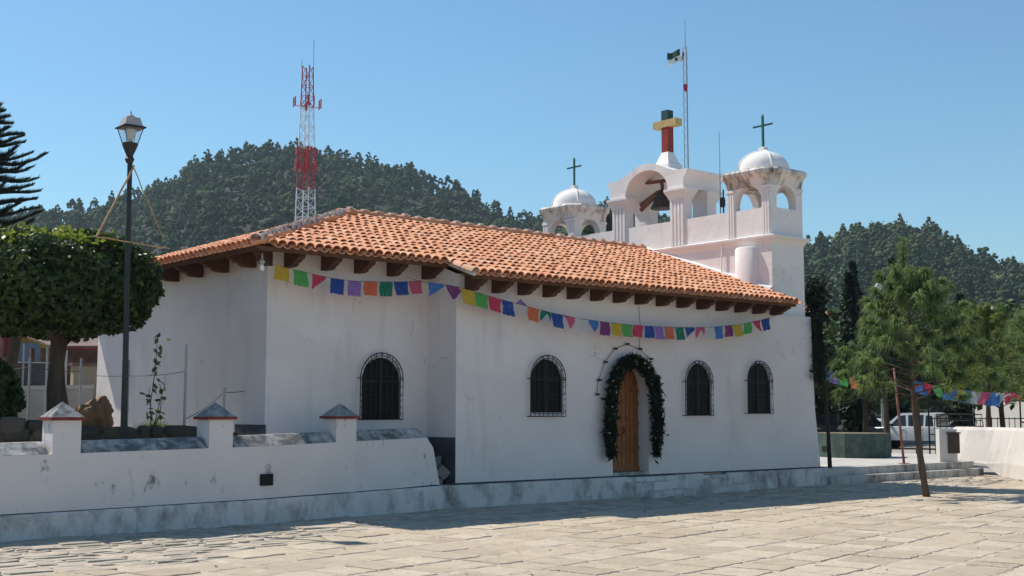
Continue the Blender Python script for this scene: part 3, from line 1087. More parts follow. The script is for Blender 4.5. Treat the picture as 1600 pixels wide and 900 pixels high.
for i in range(k):      # mortared verge where the nave roof steps out
    y0, y1 = YN + (YA - YN) * i / k, YN + (YA - YN) * (i + 1) / k
    m.add([(13.77, y0 - .05, zs(y0) - .035), (13.93, y0 - .05, zs(y0) + .01), (13.93, y1 - .04, zs(y1) + .01), (13.77, y1 - .04, zs(y1) - .035), (13.78, y0 - .05, zs(y0) + .06 + rnd.uniform(-.03, .02)), (13.84, y0 - .05, zs(y0) + .09), (13.84, y1 - .04, zs(y1) + .09), (13.78, y1 - .04, zs(y1) + .06 + rnd.uniform(-.03, .02))],
          [(0, 1, 5, 4), (1, 2, 6, 5), (2, 3, 7, 6), (3, 0, 4, 7), (4, 5, 6, 7), (0, 3, 2, 1)])
m.build('verge_mortar', 'mortar', roof)
m = MB()
m.add([(23.30, 18.12, zs(18.12) + .06), (23.43, 18.12, zs(18.12) + .06), (23.43, YC + .2, ZR + .06), (23.30, YC + .2, ZR + .06), (23.33, 18.12, zs(18.12) + .18), (23.43, 18.12, zs(18.12) + .22), (23.43, YC + .2, ZR + .24), (23.33, YC + .2, ZR + .20)],
      [(0, 1, 5, 4), (1, 2, 6, 5), (2, 3, 7, 6), (3, 0, 4, 7), (4, 5, 6, 7), (0, 3, 2, 1)])
m.build('flashing', 'dome', roof)
# eave boards
m = MB()
def fascia(p, q, h=.07, t=.03):
    p, q = Vector(p), Vector(q)
    dd = (q - p).normalized()
    nn = dd.cross(Vector((0, 0, 1)))
    m.obox((p + q) / 2, (q - p) / 2, nn * t / 2, Vector((0, 0, h / 2)))
fascia((13.80, YN + .04, zs(YN) - .052), (23.36, YN + .04, zs(YN) - .052), .04)
fascia((XE, YA + .04, zs(YA) - .052), (13.80, YA + .04, zs(YA) - .052), .04)
fascia((XE + .04, YA, zs(YA) - .052), (XE + .04, YF, zs(YA) - .052), .04)
fascia((13.80, YN + .30, zs(YN + .30) - .075), (23.36, YN + .30, zs(YN + .30) - .075), .05, .06)
fascia((XE, YA + .36, zs(YA + .36) - .075), (13.80, YA + .36, zs(YA + .36) - .075), .05, .06)
m.build('eave_board', 'board', roof)

# carved beam ends
prof = [(-.15, .0), (.20, .0), (.265, .018), (.30, .045), (.31, .065), (.36, .066), (.395, .085), (.41, .108), (.455, .112), (.50, .140), (.515, .160), (.515, .215), (-.15, .45)]
def beam_mesh(w=.135):
    mb = MB()
    mb.prism([(-w / 2, -o_, z) for o_, z in prof], (0, 0, 0), (w, 0, 0))
    o = mb.build('beam_end', 'beam', None)
    COL.objects.unlink(o)
    me = o.data
    bpy.data.objects.remove(o)
    return me
BM_ = beam_mesh()
def beam(x, y, z, ang=0, sc=1):
    o = bpy.data.objects.new('beam_end', BM_)
    COL.objects.link(o)
    o.parent = ch
    o.location = Vector((x, y, z)) - off_of(ch)
    o.rotation_euler = (0, 0, ang)
    o.scale = (1, sc, 1)
for i in range(15):
    beam(14.14 + i * .648, 18.0, 3.985)
for x in (10.82, 11.57, 12.27, 12.99, 13.79):
    beam(x, 18.89, 4.255)
for i in range(7):
    beam(10.44, 19.42 + i * 1.03 - .07, 4.265, R(-90), 1.05)
beam(10.46, 18.91, 4.26, R(-45), 1.45)

# ---- facade block with its ledge
XF0, XF1 = 23.42, 24.66
m = MB()
m.box(XF0, XF1, 18.12, 26.28, 3.9, 5.86)
m.build('facade_wall', 'facade', ch)
m = MB()
def rect_ring(x0, x1, y0, y1, z):
    return [(x0, y0, z), (x1, y0, z), (x1, y1, z), (x0, y1, z)]
m.rings([rect_ring(XF0 - e, XF1 + e, 18.12 - e * 1.6, 26.28 + e * 1.6, z) for e, z in ((.0, 5.74), (.03, 5.80), (.05, 5.84), (.085, 5.885), (.09, 5.93), (.0, 5.96))])
m.build('ledge', 'facade', ch)
m = MB()
for ya, yb in ((19.44, 20.90), (21.30, 22.97), (23.40, 24.97)):
    m.box(XF0 + .015, XF0 + .26, ya, yb, 5.94, 6.63)
    m.box(XF1 - .26, XF1 - .01, ya, yb, 5.94, 6.60)
m.build('parapet', 'facade', ch)
# half round stair bulge on the back of the facade
m = MB()
rings = []
for z, rr in ((4.4, .34), (5.66, .34), (5.70, .30), (5.705, .02)):
    rings.append([(XF0 + .01 - rr * .62 * math.sin(math.pi * i / 14), 18.86 + rr * math.cos(math.pi * i / 14), z) for i in range(15)])
m.rings(rings)
m.build('stair_bulge', 'facade', ch, smooth=40)
m = MB()
m.tube([(23.36, 19.62, 5.02), (23.37, 19.60, 5.86), (23.40, 19.60, 5.95)], .018)
m.tube([(23.36, 19.62, 5.02), (23.28, 19.60, 4.97)], .018)
m.build('drain_pipe', 'facade', ch)
m = MB().box(23.10, 23.43, 19.585, 19.60, 5.05, 5.80)
# ---- towers
def oct_ring(cx, cy, hx, hy, ch_, z):
    a = min(hx, hy) * ch_
    return [(cx - hx + a, cy - hy, z), (cx + hx - a, cy - hy, z), (cx + hx, cy - hy + a, z), (cx + hx, cy + hy - a, z), (cx + hx - a, cy + hy, z), (cx - hx + a, cy + hy, z), (cx - hx, cy + hy - a, z), (cx - hx, cy - hy + a, z)]
TX, TY = 24.04, 18.795
HX, HY = .62, .665
def tower(dy, label):
    cy = TY
    m = MB()
    for (o_, u_, n_, hw) in (((TX - HX, cy, 0), (0, 1, 0), (-1, 0, 0), HY), ((TX, cy - HY, 0), (1, 0, 0), (0, -1, 0), HX), ((TX + HX, cy, 0), (0, 1, 0), (1, 0, 0), HY), ((TX, cy + HY, 0), (1, 0, 0), (0, 1, 0), HX)):
        ow = .39 * hw / HX * .98
        panel(m, o_, u_, n_, [(-hw, 5.95), (hw, 5.95), (hw, 7.22), (-hw, 7.22)], [arch_pts(-ow, ow, 6.62, 7.19)], .20)
    body = m.build('tower_wall', 'facade', ch)
    body['label'] = label
    for (sy) in (-1, 1):       # fluted corner strips on the face over the roof
        m = MB()
        m.box(TX - HX - .008, TX - HX + .01, cy + sy * (HY - .13) - .125, cy + sy * (HY - .13) + .125, 5.962, 7.10)
        for k in range(3):
            yy = cy + sy * (HY - .055 - k * .075)
            m.box(TX - HX - .022, TX - HX + .01, yy - .022, yy + .022, 5.965, 7.08)
        m.box(TX - HX - .035, TX - HX + .01, cy + sy * (HY - .13) - .14, cy + sy * (HY - .13) + .14, 7.085, 7.15)
        m.build('pilaster', 'facade', body)
        MB().box(TX + sy * (HX - .10) - .11, TX + sy * (HX - .10) + .11, cy - HY - .03, cy - HY + .01, 7.085, 7.15).build('capital', 'facade', body)
    m = MB()
    m.rings([oct_ring(TX, cy, HX + e, HY + e, c, z) for e, c, z in ((.0, .06, 7.16), (.03, .10, 7.20), (.045, .14, 7.26), (.08, .2, 7.33), (.13, .26, 7.40), (.19, .30, 7.45), (.205, .32, 7.52), (.17, .34, 7.575), (.02, .40, 7.60))])
    m.build('cornice', 'cornice', body)
    m = MB()
    prof_ = [(.66, 7.56), (.66, 7.63)] + [(.635 * math.cos(a), 7.63 + .50 * math.sin(a)) for a in np.linspace(0, math.pi / 2 * .98, 9)]
    m.lathe((TX, cy, 0), prof_, 28)
    dome = m.build('dome', 'dome', body, smooth=40)
    m = MB()
    for k in range(4):
        a = math.pi / 4 + k * math.pi / 2 + .2
        m.tube([(TX + .638 * math.cos(b) * math.cos(a), cy + .638 * math.cos(b) * math.sin(a), 7.63 + .503 * math.sin(b)) for b in np.linspace(.02, 1.5, 10)], .028, 6)
    for_rib = m.build('dome_rib', 'dome', body, smooth=True)
    m = MB()
    m.rings([rect_ring(TX - .085, TX + .085, cy - .085, cy + .085, 8.08), rect_ring(TX - .08, TX + .08, cy - .08, cy + .08, 8.24)])
    m.build('pedestal', 'dome', body)
    m = MB()
    def bar(a, b, r):
        a, b = Vector(a), Vector(b)
        d_ = (b - a)
        m.tube([a, a + d_ * .05, a + d_ * .93, b], [r * .9, r, r, .004], 4)
    bar((TX, cy, 8.22), (TX, cy, 9.08), .034)
    bar((TX, cy, 8.79), (TX, cy + .31, 8.79), .03)
    bar((TX, cy, 8.79), (TX, cy - .31, 8.79), .03)
    m.build('cross', 'green_cross', body)
    if dy:
        body.location.y += dy
    return body
tower(0, 'near domed bell tower with a green iron cross')
tower(6.82, 'far domed bell tower with a green iron cross')

# ---- bell arch
m = MB()
top = [(20.69, 7.93)]
for t in np.linspace(0, 1, 21):
    y_ = 21.05 + (23.25 - 21.05) * t
    top.append((y_, 7.94 + .32 * (.5 - .5 * math.cos(2 * math.pi * t)) ** .8))
top.append((23.61, 7.93))
bot = [(23.61, 7.88), (23.46, 7.70), (23.46, 7.46), (22.92, 7.46)]
for i in range(15):
    a = math.pi * i / 14
    bot.append((22.145 + .775 * math.cos(a), 7.46 + .62 * math.sin(a)))
bot += [(21.37, 7.46), (20.84, 7.46), (20.84, 7.70), (20.69, 7.88)]
poly = []
for q in top + bot:
    if not poly or (abs(poly[-1][0] - q[0]) + abs(poly[-1][1] - q[1])) > 1e-4:
        poly.append(q)
m.prism([(XF0 - .05, y_, z_) for y_, z_ in poly], (0, 0, 0), (1.49, 0, 0))
arch = m.build('bell_arch', 'facade', ch, smooth=35)
arch['label'] = 'curved bell arch between the towers'
for (xa, xb) in ((XF0, 23.70), (24.30, XF1)):
    for (ya, yb) in ((20.85, 21.35), (22.93, 23.45)):
        m = MB()
        m.box(xa, xb, ya, yb, 5.95, 7.30)
        if xa == XF0:
            for k in range(4):
                yy = ya + .07 + k * (yb - ya - .14) / 3
                m.box(xa - .026, xa + .01, yy - .036, yy + .036, 5.97, 7.20)
        m.rings([rect_ring(xa - e, xb + e, ya - e, yb + e, z) for e, z in ((.0, 7.16), (.028, 7.20), (.035, 7.24), (.10, 7.36), (.115, 7.40), (.115, 7.455), (.05, 7.47))])
        m.build('arch_pillar', 'facade', arch)
m = MB()
cy = 21.97
m.rings([rect_ring(TX - h, TX + h, cy - h, cy + h, z) for h, z in ((.29, 8.08), (.27, 8.27), (.22, 8.33), (.115, 8.62))])
m.build('cross_base', 'dome', arch)
m = MB()
m.box(TX - .11, TX + .11, cy - .115, cy + .115, 8.60, 9.30)
cb = m.build('cross_shaft', 'cross_red', arch)
m = MB().box(TX - .11, TX + .11, cy - .115, cy + .115, 9.302, 9.76)
m.build('cross_top', 'cross_green', arch)
m = MB().box(TX - .125, TX + .125, cy - .41, cy + .41, 9.30, 9.49)
m.build('cross_bar', 'cross_gold', arch)
m = MB()
m.tube([(13.9, YC + .25, 5.9), (13.9, YC + .25, 6.55)], .022, 4)
m.tube([(13.9, YC + .09, 6.38), (13.9, YC + .41, 6.38)], .02, 4)
m.build('ridge_cross', 'green_cross', ch)

# ------------------------------------------------------------------ bell, lights and bunting on the church
bell = thing('bell', 'dark bronze bell hanging in the curved arch between the towers', 'bell', (24.04, 22.2, 7.15))
m = MB()
m.lathe((24.04, 22.2, 0), [(.30, 7.13), (.31, 7.16), (.27, 7.22), (.225, 7.34), (.20, 7.46), (.185, 7.55), (.13, 7.62), (.05, 7.65)], 20)
m.build('bell_body', 'bronze', bell, smooth=45)
m = MB()
m.tube([(24.04, 22.2, 7.62), (24.04, 22.17, 7.72), (24.04, 22.2, 7.84)], [.04, .05, .05])
m.build('bell_hanger', 'oldwood', bell)
m = MB()
m.obox((24.0, 22.35, 7.885), (.07, 0, 0), (0, .36, .015), (0, 0, .035))
m.build('headstock', 'oldwood', bell)
for a, b in (((23.86, 22.24, 7.50), (23.80, 22.75, 7.13)), ((23.90, 22.22, 7.56), (23.84, 22.80, 7.28))):
    m = MB()
    a, b = Vector(a), Vector(b)
    m.obox((a + b) / 2, (b - a) / 2, (.03, 0, 0), ((b - a).normalized().cross(Vector((1, 0, 0))) * .05))
    m.build('swing_timber', 'oldwood', bell)

lb = thing('light_bulb', 'white light bulb hanging under the corner beam of the apse roof', 'light bulb', (10.06, 18.4, 4.17))
MB().lathe((10.06, 18.4, 0), [(.012, 4.10), (.035, 4.115), (.042, 4.15), (.034, 4.185), (.022, 4.21)], 12).build('bulb', 'bulb', lb, smooth=True)
MB().lathe((10.06, 18.4, 0), [(.022, 4.205), (.05, 4.25), (.055, 4.26), (.02, 4.30), (.012, 4.40)], 10).build('socket', 'lampcap', lb)

PAPER = {'y': (.62, .42, .04), 'g': (.10, .42, .10), 'r': (.62, .05, .11), 'b': (.022, .075, .34), 'v': (.30, .17, .50), 'o': (.68, .16, .07), 'd': (.015, .20, .12), 'p': (.62, .12, .20), 's': (.06, .20, .52), 'm': (.22, .045, .18), 'w': (.62, .62, .60)}
for k_, c_ in PAPER.items():
    MT['paper_' + k_] = paper_mat('tissue_paper_' + k_, c_)

def bunting(name, label, pts, seq, size=.26, outward=Vector((0, -1, 0)), ends=None, fold=None, group=None):
    """pts: polyline the string follows; seq: list of (t 0..1, colour, shape)"""
    pts = [Vector(p) for p in pts]
    b = thing(name, label, 'bunting', pts[0], group)
    seg = [(pts[i + 1] - pts[i]).length for i in range(len(pts) - 1)]
    tot = sum(seg)
    def P(t):
        s_ = t * tot
        for i, L in enumerate(seg):
            if s_ <= L or i == len(seg) - 1:
                return pts[i].lerp(pts[i + 1], s_ / L)
            s_ -= L
    MB().tube(([ends[0]] if ends else []) + pts + ([ends[1]] if ends else []), .004, 4).build('string', 'wire', b)
    for t, col, shape in seq:
        w = size * rnd.uniform(.93, 1.05)
        h = size * rnd.uniform(.85, .98)
        p0, p1 = P(max(0, t - w / 2 / tot)), P(min(1, t + w / 2 / tot))
        nx, nz = 6, 6
        vs, fs = [], []
        ph = rnd.uniform(0, 6)
        for j in range(nz + 1):
            for i in range(nx + 1):
                a, c = i / nx, j / nz
                q = p0.lerp(p1, a)
                dn = h * c
                if shape == 'tl':      # folded towards the left bottom corner
                    dn = h * c * (1 - .85 * a)
                elif shape == 'tr':
                    dn = h * c * (.15 + .85 * a)
                elif shape == 'v':
                    dn = h * c * (1 - 1.6 * abs(a - .55))
                    dn = max(dn, .03 * c)
                elif shape == 'up':
                    dn = -h * .42 * c * (1 - abs(2 * a - 1)) - .0
                elif shape == 's':
                    dn = h * c * (.55 + .35 * math.sin(a * 5 + ph))
                elif j == nz:
                    dn += .012 * math.sin(a * 19 + ph)
                sw = {'k': .10, 'q': -.08}.get(shape, 0) * c * size * 4 * .3
                vs.append(q + (p1 - p0).normalized() * sw + Vector((0, 0, -dn)) + outward * (.018 * math.sin(a * 5 + c * 4 + ph) + .05 * c * rnd.uniform(.2, .6)))
        for j in range(nz):
            for i in range(nx):
                k = j * (nx + 1) + i
                fs.append((k, k + 1, k + nx + 2, k + nx + 1))
        f = MB().add(vs, fs)
        o = f.build('paper_flag', 'paper_' + col, b, smooth=True)
    return b

def sag(p, q, drop, n=14):
    p, q = Vector(p), Vector(q)
    return [p.lerp(q, i / n) - Vector((0, 0, drop * 4 * (i / n) * (1 - i / n))) for i in range(n + 1)]
s1 = [(10.26, 18.46, 4.24), (10.45, 18.46, 4.215), (10.81, 18.46, 4.165), (11.2, 18.46, 4.11), (11.55, 18.46, 4.075), (11.9, 18.46, 4.06), (12.4, 18.46, 4.08), (12.9, 18.46, 4.11), (13.40, 18.46, 4.17)]
bunting('paper_bunting', 'string of cut tissue paper flags across the apse wall above its window', s1,
        [(.065, 'y', ''), (.18, 'g', 'k'), (.30, 'r', 'tl'), (.42, 'b', 'v2'), (.535, 'v', ''), (.645, 'o', ''), (.75, 'd', ''), (.855, 'b', 'k'), (.96, 'p', 'k')], .285, ends=((10.02, 18.40, 4.35), (13.5, 18.5, 4.28)), group='paper bunting')
s2 = [(13.10, 18.05, 4.10), (13.45, 17.75, 4.04), (13.70, 17.70, 4.01), (14.2, 17.66, 3.915), (15.0, 17.66, 3.79), (15.9, 17.66, 3.66), (16.7, 17.66, 3.575), (17.5, 17.66, 3.535), (18.5, 17.66, 3.51), (19.5, 17.66, 3.525), (20.6, 17.66, 3.575), (21.6, 17.66, 3.68), (22.35, 17.62, 3.82), (22.82, 17.6, 3.93)]
cols = 's tl,m v,y k,g ,r ,b ,v up,o ,d s,b ,p v,w ,s v,m ,y k,g ,r q,b k,v ,o q,d ,b tl,p s,w ,s q,m ,y ,g ,r tr,b '.split(',')
lens = np.cumsum([.9] + [1.] * 29)
L2 = sum((Vector(s2[i + 1]) - Vector(s2[i])).length for i in range(len(s2) - 1))
seq = []
for i, c_ in enumerate(cols):
    cc = c_.split(' ')
    seq.append((.012 + .97 * (i + .5) / len(cols), cc[0], cc[1] if len(cc) > 1 else ''))
bunting('paper_bunting', 'long sagging string of tissue paper flags across the nave wall above the door', s2, seq, .285, ends=((12.95, 18.3, 4.2), (23.05, 17.55, 4.05)), group='paper bunting')
bunting('paper_bunting', 'short bunting of bright paper flags beside the right corner of the church', sag((25.72, 18.86, 3.0), (26.75, 18.05, 2.55), .05), [(.1, 'r', ''), (.25, 'y', 'k'), (.42, 's', ''), (.50, 'v', ''), (.68, 'g', 'q'), (.92, 'o', '')], .30, group='paper bunting')
bunting('paper_bunting', 'tangled bright paper flags strung between the trees above the pickup truck', sag((34.0, 21.1, 2.72), (35.5, 18.5, 2.30), .12), [(.10, 's', ''), (.05, 'o', 'tl'), (.18, 'r', 's'), (.28, 'g', 's'), (.38, 's', ''), (.44, 'y', ''), (.52, 's', ''), (.60, 'w', ''), (.70, 'p', ''), (.78, 's', ''), (.88, 'w', 's'), (.96, 'r', 's')], .42, outward=Vector((-.65, -.76, 0)), group='paper bunting')

ls = thing('light_string', 'thin cable with small black lamp holders arched around the church door', 'light string', (18.4, 17.96, 2.1))
bp = [(17.45, 2.09), (17.51, 2.38), (17.69, 2.75), (17.98, 3.03), (18.33, 3.14), (18.71, 3.05), (19.04, 2.85), (19.25, 2.49), (19.34, 2.15)]
m = MB().tube([(x, 17.965, z) for x, z in bp], .006, 4)
m.tube([(18.71, 17.965, 3.05), (18.74, 17.96, 3.5), (18.72, 17.98, 3.95)], .005, 4)
m.build('cable', 'wire', ls)
for x, z in bp:
    MB().obox((x, 17.935, z), (.032, 0, 0), (0, .03, 0), (0, 0, .022)).build('lamp_holder', 'darksteel', ls)

# evergreen garland round the door
gl = thing('door_garland', 'dark evergreen garland draped in an arch around the wooden door', 'garland', (18.4, 17.9, .8))
gp = [(17.70, .84), (17.68, 1.2), (17.70, 1.7), (17.73, 2.1), (17.86, 2.45), (18.10, 2.70), (18.40, 2.80), (18.70, 2.68), (18.93, 2.42), (19.05, 2.1), (19.08, 1.7), (19.08, 1.2), (19.04, .84)]
GP = np.array([(x, 17.90, z) for x, z in gp])
def resample(P, n):
    d = np.r_[0, np.cumsum(np.linalg.norm(np.diff(P, axis=0), axis=1))]
    s_ = np.linspace(0, d[-1], n)
    return np.stack([np.interp(s_, d, P[:, k]) for k in range(3)], 1)
RS = resample(GP, 5200)
rad = .135 * np.clip(np.minimum(np.arange(5200), np.arange(5200)[::-1]) / 700 + .35, 0, 1)
th = nrg.uniform(0, 2 * math.pi, 5200)
q = np.sqrt(nrg.random(5200)) * rad
tang = np.gradient(RS, axis=0); tang /= np.linalg.norm(tang, axis=1)[:, None]
nx_ = np.cross(tang, [0, 1, 0])
C = RS + nx_ * (q * np.cos(th))[:, None] + np.array([0, -1, 0]) * (.06 + .10 * np.abs(np.sin(th)) * q / .18)[:, None] * 1.0
C = C + nrg.normal(0, .022, C.shape) * (nrg.random(5200) < .25)[:, None] * 2
V, F, t = leaf_cloud(C, .05, None, aspect=3.6, tint=nrg.random(5200) ** 2)
V[:, 2] -= .0
V[:, 1] = np.minimum(V[:, 1], 17.985)
np_mesh('pine_sprigs', V, F, 'garland', gl, t)['kind'] = 'stuff'
k = nrg.integers(200, 5000, 90)
V, F, t = leaf_cloud(C[k] + np.array([0, -.05, 0]), .035, None, aspect=1.2)
np_mesh('flowers', V, F, 'flower', gl, t)['kind'] = 'stuff'

# ------------------------------------------------------------------ boundary wall on the left
bw = thing('boundary_wall', 'white mould-stained boundary wall with three capped pillars left of the church', 'wall', (9.5, 17.5, 0))
LINE = [(-6.0, 16.98, .33, 1.10), (5.6, 17.26, .345, 1.145), (9.48, 17.39, .37, 1.20), (11.5, 17.62, .39, 1.245), (13.32, 17.86, .415, 1.285)]
def fl(x, k):
    return float(np.interp(x, [p[0] for p in LINE], [p[k] for p in LINE]))
def strip(mb, xs, prof_fn):
    rings = [prof_fn(x) for x in xs]
    mb.rings(rings)
m = MB()
def pw(x):
    y = fl(x, 1) + .05
    z = fl(x, 3)
    return [(x, y, .1), (x, y - .004, z), (x, y + .235, z), (x, y + .46, z + .0), (x, y + .46, .1)]
xs = [-6, 0, 3, 5.6, 7.5, 9.48, 10.5, 11.5, 12.5, 13.16]
strip(m, xs, pw)
y = fl(13.3, 1) + .05
m.add([(13.16, y, .1), (13.16, y, 1.28), (13.30, y, 1.10), (13.46, y, .38), (13.46, y, .1), (13.16, y + .46, .1), (13.16, y + .46, 1.28), (13.30, y + .46, 1.10), (13.46, y + .46, .38), (13.46, y + .46, .1)],
      [(0, 4, 3, 2, 1), (5, 6, 7, 8, 9), (1, 2, 7, 6), (2, 3, 8, 7), (3, 4, 9, 8)])
m.build('wall_body', 'old', bw)
m = MB()
def pc(x):
    y = fl(x, 1) + .05
    z = fl(x, 3) + .003
    return [(x, y + .0, z), (x, y + .20, z + .165), (x, y + .42, z + .165), (x, y + .458, z)]
for a, b in ((-6, 6.22), (6.72, 8.63), (9.13, 11.04), (11.54, 13.05)):
    q = [a] + [x for x in xs if a < x < b] + [b]
    strip(m, q, pc)
y = fl(13.1, 1) + .05; z = fl(13.1, 3)
m.add([(13.05, y, z), (13.05, y + .2, z + .168), (13.05, y + .42, z + .168), (13.05, y + .458, z), (13.17, y + .02, z), (13.17, y + .44, z)], [(0, 4, 1), (1, 4, 5, 2), (2, 5, 3)])
m.build('coping', 'coping', bw)
m = MB()
def pp(x):
    y = fl(x, 1)
    z = fl(x, 2)
    return [(x, y - .02, -.1), (x, y + .0, z - .03), (x, y + .02, z), (x, y + .10, z + .012), (x, y + .10, -.1)]
strip(m, [-6, 0, 3, 5.6, 7.5, 9.48, 10.5, 11.5, 12.5, 13.5, 13.72], pp)
m.build('plinth', 'plinth', bw)
m = MB()
strip(m, [-6, 0, 3, 5.6, 7.5, 9.48, 10.5, 11.5, 12.5, 13.44], lambda x: [(x, fl(x, 1) + .028, fl(x, 2) + .002), (x, fl(x, 1) + .055, fl(x, 2) + .02 + .006 * math.sin(x * 9)), (x, fl(x, 1) + .09, fl(x, 2) + .012)])
m.build('ledge_mould', 'footing', bw)
MB().box(9.58, 9.80, 17.42, 17.46, .585, .765).build('drain_hole', 'hatch', bw)
for x0 in (6.25, 8.66, 11.07):
    y = fl(x0 + .22, 1) + .046
    cx, cy = x0 + .22, y + .22
    m = MB().box(x0 + .02, x0 + .42, y, y + .42, .4, 1.622)
    pil = m.build('pillar', 'old', bw)
    MB().box(x0 - .025, x0 + .465, y - .045, y + .465, 1.624, 1.668).build('red_band', 'redband', pil)
    MB().add([(x0 - .012, y - .032, 1.668), (x0 + .452, y - .032, 1.668), (x0 + .452, y + .452, 1.668), (x0 - .012, y + .452, 1.668), (cx, cy, 1.89)], [(0, 3, 2, 1), (0, 1, 4), (1, 2, 4), (2, 3, 4), (3, 0, 4)]).build('pyramid_cap', 'cap', pil)

# rubble heap in the gap by the church corner
for i, (x, y, z, s_, lab) in enumerate(((13.72, 18.25, .47, .10, 'small grey stone at the bottom of the heap in the gap by the nave corner'), (13.86, 18.32, .62, .13, 'squarish grey concrete lump in the middle of the heap by the nave corner'), (13.76, 18.42, .80, .12, 'tilted grey stone slab on top of the heap by the nave corner'))):
    m = MB()
    pts = [Vector((a, b, c)) * s_ for a in (-1, 1) for b in (-.8, .8) for c in (-.7, .7)]
    rot = Matrix.Rotation(i * .8 + .4, 3, 'Z') @ Matrix.Rotation(i * .5 + .2, 3, 'X')
    pts = [rot @ (p * rnd.uniform(.75, 1.15)) + Vector((x - .06, y, z)) for p in pts]
    m.add(pts, [(0, 1, 3, 2), (4, 6, 7, 5), (0, 4, 5, 1), (2, 3, 7, 6), (0, 2, 6, 4), (1, 5, 7, 3)])
    o = m.build('rubble_stone', 'greystone', None, loc=(x, y, z - s_))
    tag(o, lab, 'stone', 'rubble stones in the gap')

# stone retaining wall of the garden: every stone a piece
rw = thing('stone_retaining_wall', 'dark rubble stone retaining wall of the garden behind the boundary wall', 'wall', (7, 19.3, .4))
MB().box(-3, 10.0, 19.33, 19.50, .3, 1.39).build('wall_core', 'wallstone', rw)
def stone_piece(cx, cz, w, h, yf=19.30, dep=.16, tz=0):
    n = 9
    o_ = []
    for i in range(n):
        a = 2 * math.pi * (i + rnd.uniform(-.25, .25)) / n
        c, s_ = math.cos(a), math.sin(a)
        k = 1 / max(abs(c), abs(s_)) ** .95
        o_.append((cx + w / 2 * c * k * rnd.uniform(.88, 1.04), cz + h / 2 * s_ * k * rnd.uniform(.9, 1.05)))
    vs = [(x, yf + dep, z) for x, z in o_] + [(x, yf + .03, z) for x, z in o_] + [(cx + (x - cx) * .75, yf - rnd.uniform(.0, .03), cz + (z - cz) * .72) for x, z in o_] + [(cx, yf - .03, cz)]
    fs = []
    for k in range(2):
        fs += [(k * n + i, k * n + (i + 1) % n, (k + 1) * n + (i + 1) % n, (k + 1) * n + i) for i in range(n)]
    fs += [(2 * n + i, 2 * n + (i + 1) % n, 3 * n) for i in range(n)]
    MB().add(vs, fs).build('stone', 'wallstone', rw)
z = .95
while z < 1.42:
    h = rnd.uniform(.13, .24)
    x = 4.9 + rnd.uniform(0, .3)
    while x < 10.0:
        w = rnd.uniform(.16, .62)
        stone_piece(x + w / 2, z + h / 2, w, h * rnd.uniform(.9, 1.15))
        x += w
    z += h * .95
x = 4.9
while x < 6.6:
    w = rnd.uniform(.3, .5)
    stone_piece(x + w / 2, 1.52, w, rnd.uniform(.2, .3))
    x += w

# ------------------------------------------------------------------ garden things
def rock(name, c, rad, label, mat='rock', seed=1, sub=3, flat=None):
    bm = bmesh.new()
    bmesh.ops.create_icosphere(bm, subdivisions=sub, radius=1)
    r = random.Random(seed)
    planes = [(Vector((r.gauss(0, 1), r.gauss(0, 1), r.gauss(0, .7))).normalized(), r.uniform(.55, .85)) for _ in range(10)]
    for v_ in bm.verts:
        for n_, d_ in planes:
            k = v_.co.dot(n_)
            if k > d_:
                v_.co -= n_ * (k - d_)
        v_.co *= 1 + .09 * round(math.sin(v_.co.z * 11 + v_.co.x * 6) * 2) / 2 + r.gauss(0, .03)
        v_.co = Vector((v_.co.x * rad[0], v_.co.y * rad[1], v_.co.z * rad[2]))
    me = bpy.data.meshes.new(name)
    bm.to_mesh(me)
    bm.free()
    me.materials.append(MT[mat])
    o = bpy.data.objects.new(name, me)
    COL.objects.link(o)
    o.location = c
    OFF[o.name] = Vector(c)
    return tag(o, label, 'rock')
o = rock('boulder', (8.42, 21.5, 1.62), (.46, .38, .46), 'large jagged brown boulder behind the clipped tree trunk', seed=4, sub=4)
o.rotation_euler = (.2, .5, .4)
rock('boulder', (7.2, 22.6, 1.46), (.45, .3, .20), 'low flat reddish rock left of the clipped tree trunk', seed=9)
rock('garden_stone', (6.78, 20.6, 1.48), (.17, .15, .14), 'rounded grey stone at the foot of the round bush', 'greystone', seed=12)
wr = MB().add([(6.4, 24.6, 1.385), (8.0, 24.2, 1.385), (8.0, 25.2, 1.40), (6.4, 25.4, 1.40)], [(0, 1, 2, 3)]).build('concrete_path', 'concrete')
tag(wr, kind='structure')

def limb(m, a, b, r0, r1, bend=.06, n=5):
    a, b = Vector(a), Vector(b)
    L = (b - a).length
    pts, rr = [], []
    for i in range(n + 1):
        t_ = i / n
        j = Vector((rnd.uniform(-1, 1), rnd.uniform(-1, 1), rnd.uniform(-.3, .3))) * bend * L * math.sin(math.pi * t_)
        pts.append(a.lerp(b, t_) + j)
        rr.append(r0 + (r1 - r0) * t_)
    m.tube(pts, rr, 8)

# clipped ficus
tr = thing('clipped_tree', 'broad clipped tree with a flat dense crown beside the street lamp', 'tree', (7.45, 20.35, 1.38))
m = MB()
m.tube([(7.47, 20.35, 1.25), (7.40, 20.36, 1.6), (7.36, 20.36, 2.1), (7.39, 20.36, 2.6), (7.42, 20.37, 3.0)], [.20, .15, .125, .12, .14], 12)
m.tube([(7.60, 20.30, 1.25), (7.55, 20.33, 1.7), (7.46, 20.34, 2.2), (7.44, 20.34, 2.7)], [.085, .07, .065, .05], 8)
for k in range(9):
    a = 2 * math.pi * k / 9 + rnd.uniform(-.2, .2)
    q = rnd.uniform(.6, 1.35)
    limb(m, (7.42, 20.37, 2.85 + rnd.uniform(-.1, .2)), (7.45 + q * math.cos(a), 20.37 + q * math.sin(a), 3.5 + rnd.uniform(0, .9)), .075, .02)
m.build('trunk', 'bark', tr, smooth=True)
